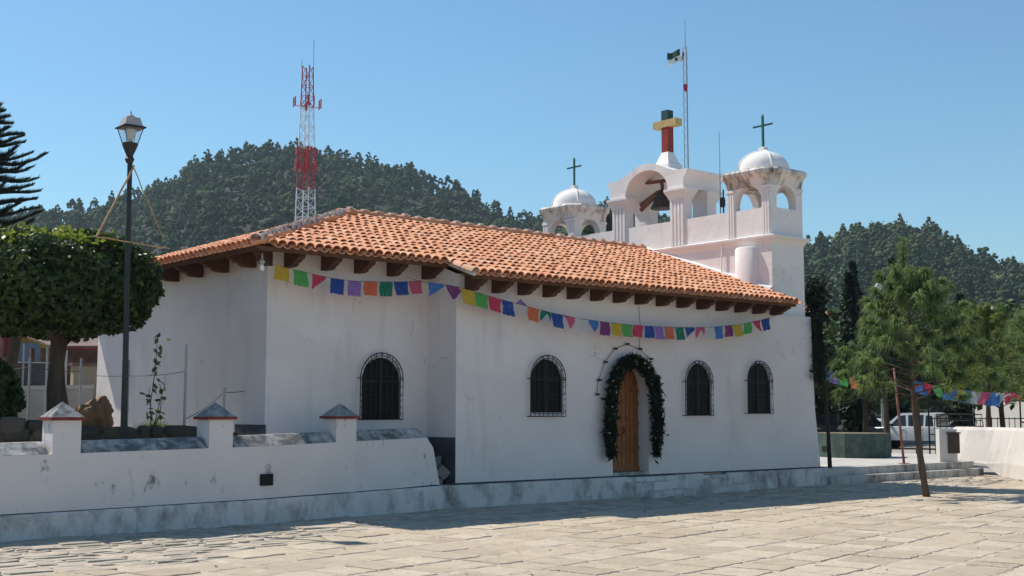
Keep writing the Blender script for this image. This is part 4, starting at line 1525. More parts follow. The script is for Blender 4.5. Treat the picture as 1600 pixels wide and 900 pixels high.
def boxy_crown(c, rad, n_surf, n_in, size, seed, p=3.2):
    rng = np.random.default_rng(seed)
    d = rng.normal(size=(n_surf, 3)); d /= np.linalg.norm(d, axis=1)[:, None]
    k = (np.abs(d) ** p).sum(1) ** (-1 / p)
    lump = 1 + .05 * np.sin(d[:, 0] * 9 + d[:, 2] * 7) + .045 * np.sin(d[:, 1] * 13 + d[:, 0] * 5 + 1) - np.abs(rng.normal(0, .07, n_surf)) + .03
    C = d * (k * lump)[:, None] * np.array(rad) + np.array(c)
    N = d / np.array(rad); N /= np.linalg.norm(N, axis=1)[:, None]
    a = leaf_cloud(C, size * rng.uniform(.5, 1.5, n_surf), N, .75, 1.5, rng.random(n_surf), rng)
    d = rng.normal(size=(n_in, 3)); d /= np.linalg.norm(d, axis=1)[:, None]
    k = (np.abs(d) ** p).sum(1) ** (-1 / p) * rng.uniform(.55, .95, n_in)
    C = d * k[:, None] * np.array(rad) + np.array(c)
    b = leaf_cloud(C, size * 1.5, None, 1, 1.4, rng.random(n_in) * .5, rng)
    return merge([a, b])
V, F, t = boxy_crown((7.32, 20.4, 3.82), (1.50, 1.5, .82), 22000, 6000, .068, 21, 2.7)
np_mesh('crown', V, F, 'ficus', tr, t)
rng = np.random.default_rng(5)
n = 1500
rq = 1.3 * np.sqrt(rng.random(n)); aq = rng.uniform(0, 6.283, n)
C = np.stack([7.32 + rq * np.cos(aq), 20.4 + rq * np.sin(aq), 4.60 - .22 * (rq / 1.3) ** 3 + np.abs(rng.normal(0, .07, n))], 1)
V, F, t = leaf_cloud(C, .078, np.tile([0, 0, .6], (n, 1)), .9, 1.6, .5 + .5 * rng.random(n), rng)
np_mesh('backlit_top_shoots', V, F, 'ficus_backlit', tr, t)  # paler leaves paint the backlit rim along the crown top

bs = thing('round_bush', 'rounded dark green bush at the left edge behind the boundary wall', 'bush', (6.15, 20.2, 1.38))
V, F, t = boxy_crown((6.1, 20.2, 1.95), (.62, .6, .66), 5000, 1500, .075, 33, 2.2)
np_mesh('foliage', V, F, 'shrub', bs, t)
MB().tube([(6.1, 20.2, 1.3), (6.1, 20.2, 1.7)], [.05, .03]).build('stem', 'bark', bs)

t2 = thing('street_tree', 'tree with a straight brown trunk at the left edge behind the round bush', 'tree', (10.15, 31.2, 1.38))
m = MB()
m.tube([(10.1, 31.2, 1.3), (10.15, 31.2, 2.6), (10.28, 31.18, 3.6), (10.3, 31.1, 4.6)], [.17, .15, .13, .11], 10)
for k in range(6):
    a = 2 * math.pi * k / 6
    limb(m, (10.28, 31.15, 3.9), (10.2 + 1.1 * math.cos(a), 31.1 + 1.1 * math.sin(a), 5.0), .05, .015)
m.build('trunk', 'bark', t2, smooth=True)
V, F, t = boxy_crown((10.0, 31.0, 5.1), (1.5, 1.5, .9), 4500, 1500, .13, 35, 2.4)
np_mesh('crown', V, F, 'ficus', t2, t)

sp = thing('sapling', 'thin leafy sapling against the apse wall between the fence posts', 'sapling', (9.0, 20.2, 1.38))
m = MB()
stems = [((8.98, 20.2, 1.3), (8.96, 20.2, 1.9), (9.03, 20.2, 2.5), (9.05, 20.2, 3.02)), ((9.0, 20.2, 1.3), (9.10, 20.2, 1.8), (9.22, 20.2, 2.25)), ((8.98, 20.2, 1.35), (8.97, 20.2, 1.7), (8.93, 20.2, 2.1)), ((9.0, 20.2, 1.3), (9.14, 20.2, 1.75), (9.17, 20.2, 2.1))]
for s_ in stems:
    m.tube(s_, [.012] + [.008] * (len(s_) - 2) + [.004], 5)
m.build('stem', 'bark', sp)
Cs = []
for s_ in stems:
    P = resample(np.array(s_), 26 if len(s_) == 4 else 18)
    Cs.append(P[10 if len(s_) == 4 else 6:] + nrg.normal(0, .05, (len(P[10 if len(s_) == 4 else 6:]), 3)))
C = np.concatenate(Cs + [Cs[0][-7:] + nrg.normal(0, .07, (7, 3))])
V, F, t = leaf_cloud(C, .085, None, aspect=1.6)
np_mesh('leaves', V, F, 'sapling', sp, t)
n = 500
C = np.stack([9.15 + nrg.normal(0, .14, n), 20.4 + nrg.normal(0, .12, n), np.full(n, 1.38)], 1)
tipz = nrg.uniform(.08, .24, n)
V = np.stack([C + np.array([-.006, 0, 0]), C + np.array([.006, 0, 0]), C + np.stack([nrg.normal(0, .05, n), nrg.normal(0, .05, n), tipz], 1)], 1).reshape(-1, 3)
gt = np_mesh('grass_tuft', V, np.arange(3 * n).reshape(n, 3), 'lawn', None, np.repeat(nrg.random(n), 3))
tag(gt, 'bright green grass tuft at the foot of the sapling', 'grass', kind='stuff')

# wire fence with steel posts
wf = thing('wire_fence', 'galvanised steel posts joined by slack wire around the garden', 'fence', (9.3, 20, 1.3))
tops = {'a': ((9.22, 19.42), 1.1, 2.88), 'b': ((9.98, 19.5), 1.2, 2.16), 'c': ((9.52, 22.5), 1.3, 2.72), 'd': ((8.19, 24.0), 1.3, 2.78), 'e': ((9.58, 27.0), 1.3, 3.14), 'f': ((9.95, 26.0), 1.3, 2.88), 'g': ((7.3, 24.4), 1.3, 2.7)}
for k_, (xy, z0, z1) in tops.items():
    MB().tube([(*xy, z0), (*xy, z1)], .024, 8).build('post', 'steel', wf)
def wire(p, q, drop=.03):
    MB().tube(sag(p, q, drop, 8), .006, 4).build('wire', 'wire', wf)
wire((9.22, 19.42, 2.42), (9.52, 22.5, 2.42))
wire((9.52, 22.5, 2.42), (9.95, 26.0, 2.55))
wire((9.22, 19.42, 1.62), (9.98, 19.5, 2.08), .05)
wire((9.98, 19.5, 2.08), (10.42, 19.6, 2.1), .01)
wire((8.19, 24, 2.6), (9.95, 26, 2.6)); wire((7.3, 24.4, 2.5), (8.19, 24, 2.6)); wire((5.5, 25.2, 2.5), (7.3, 24.4, 2.5))
wire((8.19, 24, 2.3), (9.58, 27, 2.5))

# ------------------------------------------------------------------ street lamp with bamboo frame
lp = thing('street_lamp', 'black street lamp post with a square glass lantern behind the boundary wall', 'street lamp', (7.66, 18.25, .4))
MB().tube([(7.68, 18.25, .3), (7.67, 18.25, 2.5), (7.64, 18.25, 5.70)], [.055, .045, .038], 10).build('post', 'darksteel', lp, smooth=40)
LX, LY = 7.635, 18.25
def sq(h, z):
    return [(LX - h, LY - h, z), (LX + h, LY - h, z), (LX + h, LY + h, z), (LX - h, LY + h, z)]
MB().lathe((LX, LY, 0), [(.05, 5.60), (.075, 5.66), (.05, 5.70), (.06, 5.74), (.08, 5.78), (.12, 5.88), (.125, 5.91), (.09, 5.92)], 12).build('collar', 'darksteel', lp, smooth=40)
m = MB()
m.rings([sq(.085, 5.915), sq(.145, 6.145)], False)
lg = m.build('lantern_glass', 'glass', lp)
m = MB()
for a, b in ((-1, -1), (1, -1), (1, 1), (-1, 1)):
    m.tube([(LX + a * .088, LY + b * .088, 5.91), (LX + a * .148, LY + b * .148, 6.15)], .007, 4)
m.build('lantern_frame', 'darksteel', lp)
MB().lathe((LX, LY, 0), [(.03, 5.92), (.05, 6.0), (.075, 6.05), (.10, 6.12), (.06, 6.14)], 12).build('lamp', 'lampin', lp, smooth=True)
MB().rings([sq(.175, 6.145), sq(.185, 6.155), sq(.175, 6.17), sq(.14, 6.185)]).build('brim', 'darksteel', lp)
MB().rings([sq(.145, 6.172), sq(.118, 6.27), sq(.105, 6.315), sq(.05, 6.33)]).build('cap', 'lampcap', lp)
MB().lathe((LX, LY, 0), [(.065, 6.325), (.055, 6.35), (.02, 6.37), (.012, 6.40), (.003, 6.44)], 10).build('finial', 'lampcap', lp)

bf = thing('bamboo_frame', 'triangular frame of thin dry bamboo canes tied to the lamp post', 'frame', (7.65, 18.17, 4.35))
for a, b, r_ in (((7.68, 18.17, 5.56), (7.12, 18.15, 4.38), .016), ((7.64, 18.16, 5.56), (8.20, 18.16, 4.42), .009), ((7.10, 18.14, 4.38), (8.28, 18.14, 4.30), .011)):
    m = MB()
    a, b = Vector(a), Vector(b)
    pts = [a.lerp(b, i / 6) + Vector((rnd.uniform(-.008, .008), 0, rnd.uniform(-.008, .008))) for i in range(7)]
    m.tube(pts, r_, 6)
    m.build('bamboo_cane', 'bamboo', bf)

# ------------------------------------------------------------------ left background
shop = thing('yellow_shop', 'ochre yellow shop with a red band and blue grey shutter behind the tree trunk', 'building', (16, 41, 2.05))
MB().box(13.05, 24, 40.2, 46, 2.0, 4.12).build('wall', 'yellow', shop)
MB().box(12.95, 24, 40.08, 40.22, 4.12, 4.27).build('red_band', 'redtrim', shop)
MB().box(13.22, 13.98, 40.16, 40.23, 2.1, 3.93).build('shutter', 'shutter', shop)
MB().box(14.25, 14.75, 40.18, 40.24, 2.1, 3.80).build('doorway', 'hatch', shop)
MB().box(14.85, 24, 40.10, 40.235, 3.78, 4.0).build('red_sign', 'redtrim', shop)
MB().box(13.2, 14.55, 40.1, 40.2, 4.33, 4.68).build('sign_board', 'signwhite', shop)
MB().box(13.2, 14.55, 40.08, 40.1, 4.30, 4.35).build('sign_edge', 'purple', shop)
MB().box(13.02, 24, 40.3, 46, 4.27, 4.35).build('roof', 'tin', shop)
wt = thing('water_tank', 'white plastic water tank on the yellow shop roof beside the apse', 'water tank', (15.2, 40.6, 4.2))
MB().lathe((15.25, 40.7, 0), [(.26, 4.2), (.28, 4.24), (.28, 4.58), (.24, 4.66), (.12, 4.70), (.10, 4.74), (.03, 4.75)], 14).build('tank', 'tank', wt, smooth=40)
MB().tube([(15.1, 40.5, 4.7), (14.95, 40.5, 4.72), (14.9, 40.5, 4.25)], .02).build('pipe', 'tank', wt)
gd = rock('rubbish_heap', (14.6, 40.7, 4.30), (.34, .25, .24), 'grey heap of sheeting on the yellow shop roof', 'greystone', 17)
gd['category'] = 'heap'
pk = thing('pink_house', 'salmon pink house with a red band at the left edge', 'building', (11, 39.5, 2.05))
MB().box(6, 12.75, 38.8, 44, 2.0, 4.7).build('wall', 'pink', pk)
MB().box(12.45, 12.78, 38.72, 38.82, 3.4, 4.7).build('pillar', 'redtrim', pk)
MB().box(11.3, 12.1, 38.74, 38.82, 2.1, 3.5).build('door', 'hatch', pk)
MB().box(5.9, 12.8, 38.7, 44.1, 4.7, 4.82).build('roof', 'tin', pk)
rmp = thing('ramp_wall', 'low grey concrete ramp wall with a pale cap behind the garden', 'wall', (11, 32, 1.4))
m = MB().add([(8.5, 31.9, 1.2), (12.4, 31.5, 1.2), (12.4, 31.5, 2.33), (8.5, 31.9, 2.20), (8.5, 32.15, 1.2), (12.4, 31.75, 1.2), (12.4, 31.75, 2.33), (8.5, 32.15, 2.20)], [(0, 1, 2, 3), (4, 7, 6, 5), (3, 2, 6, 7), (1, 5, 6, 2), (0, 3, 7, 4)])
m.build('wall', 'concrete', rmp)
m = MB().add([(8.5, 31.86, 2.205), (12.4, 31.46, 2.335), (12.4, 31.8, 2.335), (8.5, 32.2, 2.205), (8.5, 31.86, 2.32), (12.4, 31.46, 2.44), (12.4, 31.8, 2.44), (8.5, 32.2, 2.32)], [(0, 1, 5, 4), (4, 5, 6, 7), (1, 2, 6, 5), (2, 3, 7, 6), (0, 4, 7, 3), (0, 3, 2, 1)])
m.build('cap', 'housewall', rmp)
MB().box(11.45, 11.62, 31.3, 31.5, 1.3, 3.3).build('gate_pillar', 'housewall', rmp)
bgw = thing('beige_wall', 'beige plastered yard wall between the tree trunk and the apse', 'wall', (13, 31.4, 1.3))
MB().box(11.9, 16, 31.6, 31.8, 1.3, 2.92).build('wall', 'beige', bgw)
MB().box(11.85, 16.05, 31.55, 31.85, 2.92, 3.0).build('coping', 'tin', bgw)
shed = thing('tin_roof_shed', 'small shed with a sagging rusty tin roof beside the apse', 'shed', (13.2, 34, 2.05))
MB().add([(11.9, 33.2, 3.45), (15, 32.9, 3.55), (15, 35, 3.85), (11.9, 35.2, 3.8), (11.9, 33.2, 3.50), (15, 32.9, 3.60), (15, 35, 3.9), (11.9, 35.2, 3.85)], [(0, 1, 5, 4), (4, 5, 6, 7), (1, 2, 6, 5), (2, 3, 7, 6), (0, 4, 7, 3), (0, 3, 2, 1)]).build('roof', 'tin', shed)
for x, y_ in ((12.0, 33.4), (14.8, 33.1), (12.0, 35.0), (14.8, 34.8)):
    MB().box(x - .05, x + .05, y_ - .05, y_ + .05, 2.0, 3.5).build('post', 'oldwood', shed)
MB().box(12.1, 14.8, 34.6, 34.7, 2.05, 3.5).build('back_wall', 'tin', shed)
net = thing('yard_fence', 'dark netting yard fence on steel posts left of the clipped tree trunk', 'fence', (11, 33, 2.3))
MB().box(10.0, 11.9, 32.6, 32.62, 2.35, 3.02).build('netting', 'chain', net)
for x in (10.05, 10.95, 11.85):
    MB().tube([(x, 32.58, 2.2), (x, 32.58, 3.5)], .03, 6).build('post', 'steel', net)
MB().tube([(10.0, 32.58, 3.0), (11.9, 32.58, 3.02)], .015, 5).build('rail', 'steel', net)

# ------------------------------------------------------------------ cars
def car(name, label, loc, heading, paint, kind='sedan', z=0.0, group=None):
    """heading: direction the nose points, radians from +X. Built at unit scale, then turned"""
    t = thing(name, label, 'pickup truck' if kind == 'pickup' else 'car', loc, group)
    t.rotation_euler = (0, 0, heading)
    OFF[t.name] = Vector((0, 0, 0))
    if kind == 'pickup':
        L, Wd = 5.2, .86
        lower = [(-2.6, .52), (2.5, .50), (2.6, .62), (2.58, .92), (2.45, 1.02), (1.35, 1.10), (1.2, 1.12), (-.95, 1.12), (-.97, 1.10), (-2.6, 1.10), (-2.62, .8)]
        cab = [(1.42, 1.08), (.72, 1.66), (.55, 1.72), (-.75, 1.74), (-.92, 1.68), (-1.0, 1.10)]
        wins = [[(1.12, 1.14), (.66, 1.60), (.40, 1.63), (.36, 1.14)], [(.26, 1.14), (.28, 1.63), (-.42, 1.64), (-.40, 1.14)], [(-.50, 1.14), (-.52, 1.62), (-.80, 1.60), (-.86, 1.14)]]
        wx = (1.62, -1.52); wr = .36
    else:
        L, Wd = 4.3, .80
        lower = [(-2.15, .42), (2.0, .40), (2.12, .5), (2.1, .70), (1.95, .80), (.95, .92), (.8, .94), (-1.4, .98), (-2.1, .94), (-2.16, .6)]
        cab = [(1.02, .90), (.30, 1.36), (.1, 1.42), (-.9, 1.43), (-1.2, 1.36), (-1.85, .96)]
        wins = [[(.72, .96), (.22, 1.32), (-.12, 1.35), (-.14, .96)], [(-.22, .96), (-.20, 1.35), (-.9, 1.36), (-1.0, .96)], [(-1.08, .97), (-.98, 1.34), (-1.18, 1.28), (-1.5, .98)]]
        wx = (1.32, -1.28); wr = .31
    m = MB()
    n = len(lower)
    rings = []
    for yy, k in ((-Wd, .94), (-Wd * .97, 1.0), (Wd * .97, 1.0), (Wd, .94)):
        rings.append([(x * (1 if abs(yy) < Wd else .985), yy, .5 + (zz - .5) * k + (0 if k == 1 else .01)) for x, zz in lower])
    m.rings(rings)
    body = m.build('body', paint, t, smooth=35)
    m = MB()
    rings = []
    for yy in (-1, 1):
        rings.append([(x, yy * (Wd * .95 - (zz - cab[0][1]) * .16), zz) for x, zz in cab])
    m.rings(rings)
    cabin = m.build('cabin', paint, t, smooth=35)
    z0 = cab[0][1]
    for w in wins:
        for yy in (-1, 1):
            m = MB()
            P = [Vector((x, yy * (Wd * .95 - (zz - z0) * .16 + .006), zz)) for x, zz in w]
            m.prism(P, (0, 0, 0), (0, -yy * .02, 0))
            m.build('side_window', 'carglass', t)
    (xa, za), (xb, zb) = cab[0], cab[1]
    m = MB()
    def quad(x0_, z0_, x1_, z1_, dx):
        ya, yb = Wd * .95 - (z0_ - z0) * .16 - .08, Wd * .95 - (z1_ - z0) * .16 - .08
        m.add([(x0_ + dx, -ya, z0_), (x0_ + dx, ya, z0_), (x1_ + dx, yb, z1_), (x1_ + dx, -yb, z1_)], [(0, 1, 2, 3)])
    quad(xa + (xb - xa) * .08, za + (zb - za) * .08, xa + (xb - xa) * .95, za + (zb - za) * .95, .012)
    m.build('windscreen', 'carglass', t)
    m = MB()
    (xa, za), (xb, zb) = cab[-1], cab[-2]
    quad(xa + (xb - xa) * .15, za + (zb - za) * .15, xa + (xb - xa) * .95, za + (zb - za) * .95, -.012)
    m.build('rear_window', 'carglass', t)
    for wxx in wx:
        for yy in (-1, 1):
            m = MB()
            yo, yi = yy * (Wd + .01), yy * (Wd - .20)
            rings = []
            for y_, r_ in ((yi, wr * .92), (yi + yy * .02, wr), (yo - yy * .03, wr), (yo, wr * .93), (yo, wr * .66)):
                rings.append([(wxx + r_ * math.cos(2 * math.pi * k / 20), y_, wr + r_ * math.sin(2 * math.pi * k / 20)) for k in range(20)])
            m.rings(rings)
            wh = m.build('wheel', 'rubber', t, smooth=40)
            m = MB()
            rings = [[(wxx + r_ * math.cos(2 * math.pi * k / 16), y_, wr + r_ * math.sin(2 * math.pi * k / 16)) for k in range(16)] for y_, r_ in ((yo + yy * .004, wr * .64), (yo - yy * .02, wr * .5))]
            m.rings(rings)
            for k in range(5):
                a = 2 * math.pi * k / 5
                m.obox((wxx + wr * .3 * math.cos(a), yo + yy * .006, wr + wr * .3 * math.sin(a)), Vector((math.cos(a), 0, math.sin(a))) * wr * .3, (0, .008, 0), Vector((-math.sin(a), 0, math.cos(a))) * .03)
            m.build('rim', 'rim', wh)
            m = MB()
            arc = [(wxx + (wr + .07) * math.cos(a), wr + (wr + .07) * math.sin(a)) for a in np.linspace(-.15, math.pi + .15, 14)]
            m.tube([(x, yy * (Wd - .005), z_) for x, z_ in arc], .03, 5)
            m.build('wheel_arch', 'blackplastic', t)
    hx = lower[3][0]
    for yy in (-1, 1):
        MB().obox((hx - .05, yy * Wd * .72, lower[3][1] - .12), (.08, 0, 0), (0, Wd * .2, 0), (0, 0, .08)).build('headlight', 'headlight', t)
        MB().obox((-L / 2 + .02, yy * Wd * .85, .85), (.04, 0, 0), (0, .09, 0), (0, 0, .12)).build('tail_light', 'redtrim', t)
        MB().obox((cab[0][0] - .38, yy * (Wd + .07), cab[0][1] + .1), (.05, 0, 0), (0, .08, 0), (0, 0, .06)).build('mirror', 'blackplastic', t)
        for xx in (wins[0][3][0], wins[1][3][0] + .02):
            MB().obox((xx + .13, yy * (Wd + .008), z0 - .1), (.09, 0, 0), (0, .012, 0), (0, 0, .018)).build('door_handle', 'chrome', t)
            MB().obox((xx - .03, yy * (Wd + .001), .80), (.006, 0, 0), (0, .004, 0), (0, 0, .25)).build('door_seam', 'blackplastic', t)
    MB().obox((L / 2 - .02, 0, .5), (.09, 0, 0), (0, Wd * .97, 0), (0, 0, .10)).build('front_bumper', 'blackplastic' if kind != 'pickup' else 'chrome', t)
    MB().obox((-L / 2 + .0, 0, .5), (.09, 0, 0), (0, Wd * .97, 0), (0, 0, .10)).build('rear_bumper', 'blackplastic', t)
    MB().obox((hx + .01, 0, .74), (.03, 0, 0), (0, Wd * .5, 0), (0, 0, .10)).build('radiator_grille', 'blackplastic', t)
    if kind == 'pickup':
        m = MB()
        m.box(-2.5, -1.05, -Wd + .1, Wd - .1, .9, 1.16)
        m.build('bed_floor', 'blackplastic', t)
        m = MB()
        for yy in (-1, 1):
            m.tube([(-2.5, yy * .78, 1.1), (-2.45, yy * .76, 1.66), (-1.02, yy * .76, 1.68), (-1.02, yy * .78, 1.1)], .025, 6)
            m.tube([(-2.48, yy * .77, 1.4), (-1.02, yy * .77, 1.4)], .02, 6)
        m.tube([(-2.45, -.76, 1.66), (-2.45, .76, 1.66)], .025, 6)
        m.build('bed_rack', 'blackplastic', t)
    return t
car('pickup_truck', 'silver white crew cab pickup parked beyond the terrace steps', (49.76, 30.45, -.05), math.atan2(.982, -.187), 'carwhite', 'pickup')
car('parked_car', 'dark saloon car with pale headlights parked behind the green planter', (47.6, 33.4, .18), math.atan2(-.646, .763) - .15, 'cardark', group='dark parked cars')
car('parked_car', 'dark car half hidden between the dark saloon and the pickup truck', (51.6, 35.0, .2), math.atan2(-.9, -.3), 'cardark', group='dark parked cars')
car('parked_car', 'dark red car parked on the upper street behind the clipped tree', (11.3, 37.4, 2.05), math.atan2(-.5, .85), 'carred')

# ------------------------------------------------------------------ right side: stair wall, planter, poles
sw = thing('stair_wall', 'sunlit white sloping stair wall at the right edge with a capped pillar', 'wall', (31.5, 17, 0))
m = MB()
prof0 = [(32.95, 19.5), (32.5, 18.75), (32.25, 17.8), (31.7, 17.0), (29.97, 15.4), (27.2, 13.0)]
nrm2 = [Vector((-.85, -.52, 0)), Vector((-.9, -.4, 0)), Vector((-.86, -.5, 0)), Vector((-.66, .75, 0)) * .9, Vector((-.66, .75, 0)), Vector((-.66, .75, 0))]
zb = [.36, .36, .30, -.05, -.05, -.05]
rings = []
for (x, y_), n_, z_ in zip(prof0, nrm2, zb):
    b_ = Vector((x, y_, 0))
    top_ = Vector((.55, -.30, 0)) * .55
    rings.append([b_ + Vector((0, 0, z_)), b_ + top_ * .12 + Vector((0, 0, .36)), b_ + top_ * 1.0 + Vector((0, 0, 1.22)), b_ + top_ * 1.35 + Vector((0, 0, 1.30)), b_ + top_ * 2.3 + Vector((0, 0, 1.30)), b_ + top_ * 2.3 + Vector((0, 0, z_))])
m.rings(rings)
m.build('wall_body', 'stairwall', sw)
px, py = 29.85, 15.0
MB().box(px - .25, px + .25, py - .25, py + .25, 0, 1.46).build('pillar', 'housewall', sw)
MB().box(px - .31, px + .31, py - .31, py + .31, 1.462, 1.51).build('red_band', 'redband', sw)
MB().add([(px - .29, py - .29, 1.51), (px + .29, py - .29, 1.51), (px + .29, py + .29, 1.51), (px - .29, py + .29, 1.51), (px, py, 1.74)], [(0, 3, 2, 1), (0, 1, 4), (1, 2, 4), (2, 3, 4), (3, 0, 4)]).build('pyramid_cap', 'dome', sw)

lbn = thing('litter_bin', 'brown slatted litter bin on a white block at the top of the terrace steps', 'litter bin', (31.3, 18.2, .36))
c0 = Vector((31.3, 18.25, 0))
a_, b_ = Vector((.763, -.646, 0)), Vector((.646, .763, 0))
MB().obox(c0 + Vector((0, 0, .80)) - a_ * .12, a_ * .24, b_ * .15, (0, 0, .46)).build('block', 'housewall', lbn)
for k in range(6):
    MB().obox(c0 + a_ * (-.115 + k * .055) - b_ * .165 + Vector((0, 0, .87)), a_ * .024, b_ * .012, (0, 0, .27)).build('slat', 'plaque', lbn)
MB().obox(c0 + a_ * .02 - b_ * .17 + Vector((0, 0, 1.16)), a_ * .19, b_ * .03, (0, 0, .018)).build('rim', 'plaque', lbn)

pt = thing('planter_box', 'dark green painted low concrete planter with a square hatch on the terrace', 'planter', (32, 21.9, .36))
m = MB()
front = [(31.85, 23.15), (31.55, 22.4), (31.45, 21.8), (31.75, 21.25), (32.35, 20.95)]
back = [(33.6, 21.6), (33.4, 23.2), (32.6, 23.8)]
poly = [(x, y_, 0) for x, y_ in front + back]
m.prism(poly, (0, 0, .3), (0, 0, 1.08))
m.build('box', 'planter', pt)
p = Vector((31.67, 22.62, 0)); dirv = (Vector((31.55, 22.4, 0)) - Vector((31.85, 23.15, 0))).normalized()
MB().obox(p + Vector((-.02, 0, .62)), dirv * .16, Vector((dirv.y, -dirv.x, 0)) * .03, (0, 0, .08)).build('hatch', 'hatch', pt)
poly2 = [(x * .92 + 32.3 * .08, y_ * .92 + 22.3 * .08, 0) for x, y_ in front + back]
MB().prism(poly2, (0, 0, 1.082), (0, 0, 1.09)).build('soil', 'soil', pt)

def pole(name, label, base, top, r_, mat, cat='pole', foot=True):
    t = thing(name, label, cat, base)
    MB().tube([base, Vector(base).lerp(Vector(top), .5), top], [r_, r_ * .95, r_ * .85], 8).build('shaft', mat, t, smooth=True)
    if foot:
        MB().box(base[0] - r_ * 3, base[0] + r_ * 3, base[1] - r_ * 3, base[1] + r_ * 3, base[2] - .03, base[2] + .02).build('foot_plate', mat, t)
    return t
pole('steel_pole', 'thin rusty red pole standing on the terrace beside the planter', (29.2, 18.4, .36), (29.1, 18.55, 2.9), .035, 'pipe_red')

rl = thing('iron_railing', 'black iron railing beyond the stair wall', 'railing', (40, 22, .3))
for k in range(24):
    q = Vector((38.6, 23.3, 0)).lerp(Vector((41.4, 20.0, 0)), k / 23)
    tall = k % 8 == 0
    MB().tube([(q.x, q.y, .2), (q.x, q.y, 2.15 if tall else 1.55)], .03 if tall else .014, 5).build('post' if tall else 'baluster', 'iron', rl)
for zz in (.95, 1.5, 2.1):
    MB().tube([(38.6, 23.3, zz), (41.4, 20.0, zz)], .018, 5).build('rail', 'iron', rl)

lw = thing('far_boundary_wall', 'pale far boundary wall with a red cap sloping down behind the trees', 'wall', (47, 26, 0))
m = MB().add([(54.2, 30.4, -.2), (49.0, 22.0, -.2), (49.0, 22.0, 1.75), (54.2, 30.4, 2.65), (54.6, 30.2, -.2), (49.4, 21.8, -.2), (49.4, 21.8, 1.75), (54.6, 30.2, 2.65)], [(0, 1, 2, 3), (4, 7, 6, 5), (3, 2, 6, 7), (1, 5, 6, 2), (0, 3, 7, 4)])
m.build('wall', 'housewall', lw)
m = MB().add([(54.15, 30.45, 2.655), (48.95, 22.05, 1.755), (49.45, 21.75, 1.755), (54.65, 30.15, 2.655), (54.15, 30.45, 2.76), (48.95, 22.05, 1.86), (49.45, 21.75, 1.86), (54.65, 30.15, 2.76)], [(0, 1, 5, 4), (4, 5, 6, 7), (1, 2, 6, 5), (2, 3, 7, 6), (0, 4, 7, 3), (0, 3, 2, 1)])
m.build('red_cap', 'redtrim', lw)

hs = thing('far_house', 'far pale house with an orange tile roof just right of the church', 'house', (70, 56, 0))
MB().box(66.0, 74.2, 52.3, 60, 0, 8.6).build('wall', 'housewall', hs)
MB().prism([(65.6, 51.8, 8.58), (65.6, 60.5, 8.58), (65.6, 55.0, 9.75)], (0, 0, 0), (9.0, 0, 0)).build('roof', 'houseroof', hs)
for x in (67.8, 70.4, 72.6):
    MB().box(x, x + .8, 52.24, 52.32, 6.4, 7.6).build('window', 'pane', hs)

up_ = thing('utility_pole', 'grey utility pole with a transformer standing among trees at the right edge', 'utility pole', (61.6, 33.2, 0))
MB().tube([(61.6, 33.2, 0), (61.6, 33.2, 7.3)], [.16, .11], 8).build('shaft', 'steel', up_, smooth=True)
MB().obox((61.6, 33.2, 4.0), Vector((.763, -.646, 0)) * 3.6, Vector((.646, .763, 0)) * .03, (0, 0, .03)).build('cross_arm', 'steel', up_)
MB().lathe((61.9, 32.8, 0), [(.22, 5.6), (.24, 5.65), (.24, 6.3), (.1, 6.4)], 12).build('transformer', 'steel', up_)
MB().tube(sag((61.6, 33.2, 6.7), (56, 38, 6.2), .25), .015, 4).build('wire', 'wire', up_)
MB().tube(sag((61.6, 33.2, 6.7), (68, 26, 6.3), .25), .015, 4).build('wire', 'wire', up_)

def far_lamp(loc, h, label):
    t = thing('far_street_lamp', label, 'street lamp', loc)
    x, y_, z_ = loc
    MB().tube([(x, y_, z_), (x, y_, z_ + h)], [.06, .04], 6).build('post', 'steel', t)
    MB().lathe((x, y_, z_ + h), [(.05, 0), (.16, .06), (.18, .2), (.12, .32), (.03, .38)], 10).build('lamp_head', 'bulb', t, smooth=True)
far_lamp((50.3, 32.75, 0), 7.4, 'far street lamp with a pale head rising left of the tall pine')
far_lamp((45.4, 31.1, 0), 6.0, 'far street lamp with a pale head beside the orange house roof')

# ------------------------------------------------------------------ radio tower, flag mast
rt = thing('radio_tower', 'red and white lattice radio tower rising behind the church ridge', 'radio tower', (71.2, 120.5, 0))
cx, cy = 71.25, 120.5
def hw(z): return .62 + (41.2 - z) * .0305
def ring3(z):
    h = hw(z) * 1.0
    return [Vector((cx + h * math.cos(a), cy + h * math.sin(a), z)) for a in (R(75), R(165), R(255), R(345))]
sections = [(0, 27.0, 'trwhite'), (27.0, 31.8, 'trred'), (31.8, 36.5, 'trwhite'), (36.5, 41.2, 'trred')]
for za, zb_, mt in sections:
    m = MB()
    n = max(2, int((zb_ - za) / 1.1))
    for k in range(n):
        z0_, z1_ = za + (zb_ - za) * k / n, za + (zb_ - za) * (k + 1) / n
        A, B = ring3(z0_), ring3(z1_)
        for i in range(4):
            m.tube([A[i], B[i]], .075, 4)
            m.tube([A[i], A[(i + 1) % 4]], .035, 4)
            if k % 2 == 0: m.tube([A[i], B[(i + 1) % 4]], .04, 4)
            else: m.tube([A[(i + 1) % 4], B[i]], .04, 4)
    m.build('lattice_section', mt, rt)
for i in range(4):
    m = MB()
    c = (ring3(36.9)[i] - Vector((cx, cy, 36.9))).normalized()
    m.tube([Vector((cx, cy, 36.4)) + c * .4, Vector((cx, cy, 36.5)) + c * 1.55], .05, 4)
    p = Vector((cx, cy, 36.9)) + c * 1.5
    q = c.cross(Vector((0, 0, 1)))
    for s_ in (-.35, .35):
        m.obox(p + q * s_, c * .06, q * .08, (0, 0, .55))
    m.tube([p - q * .4, p + q * .4], .04, 4)
    m.build('antenna_panel', 'trred', rt)
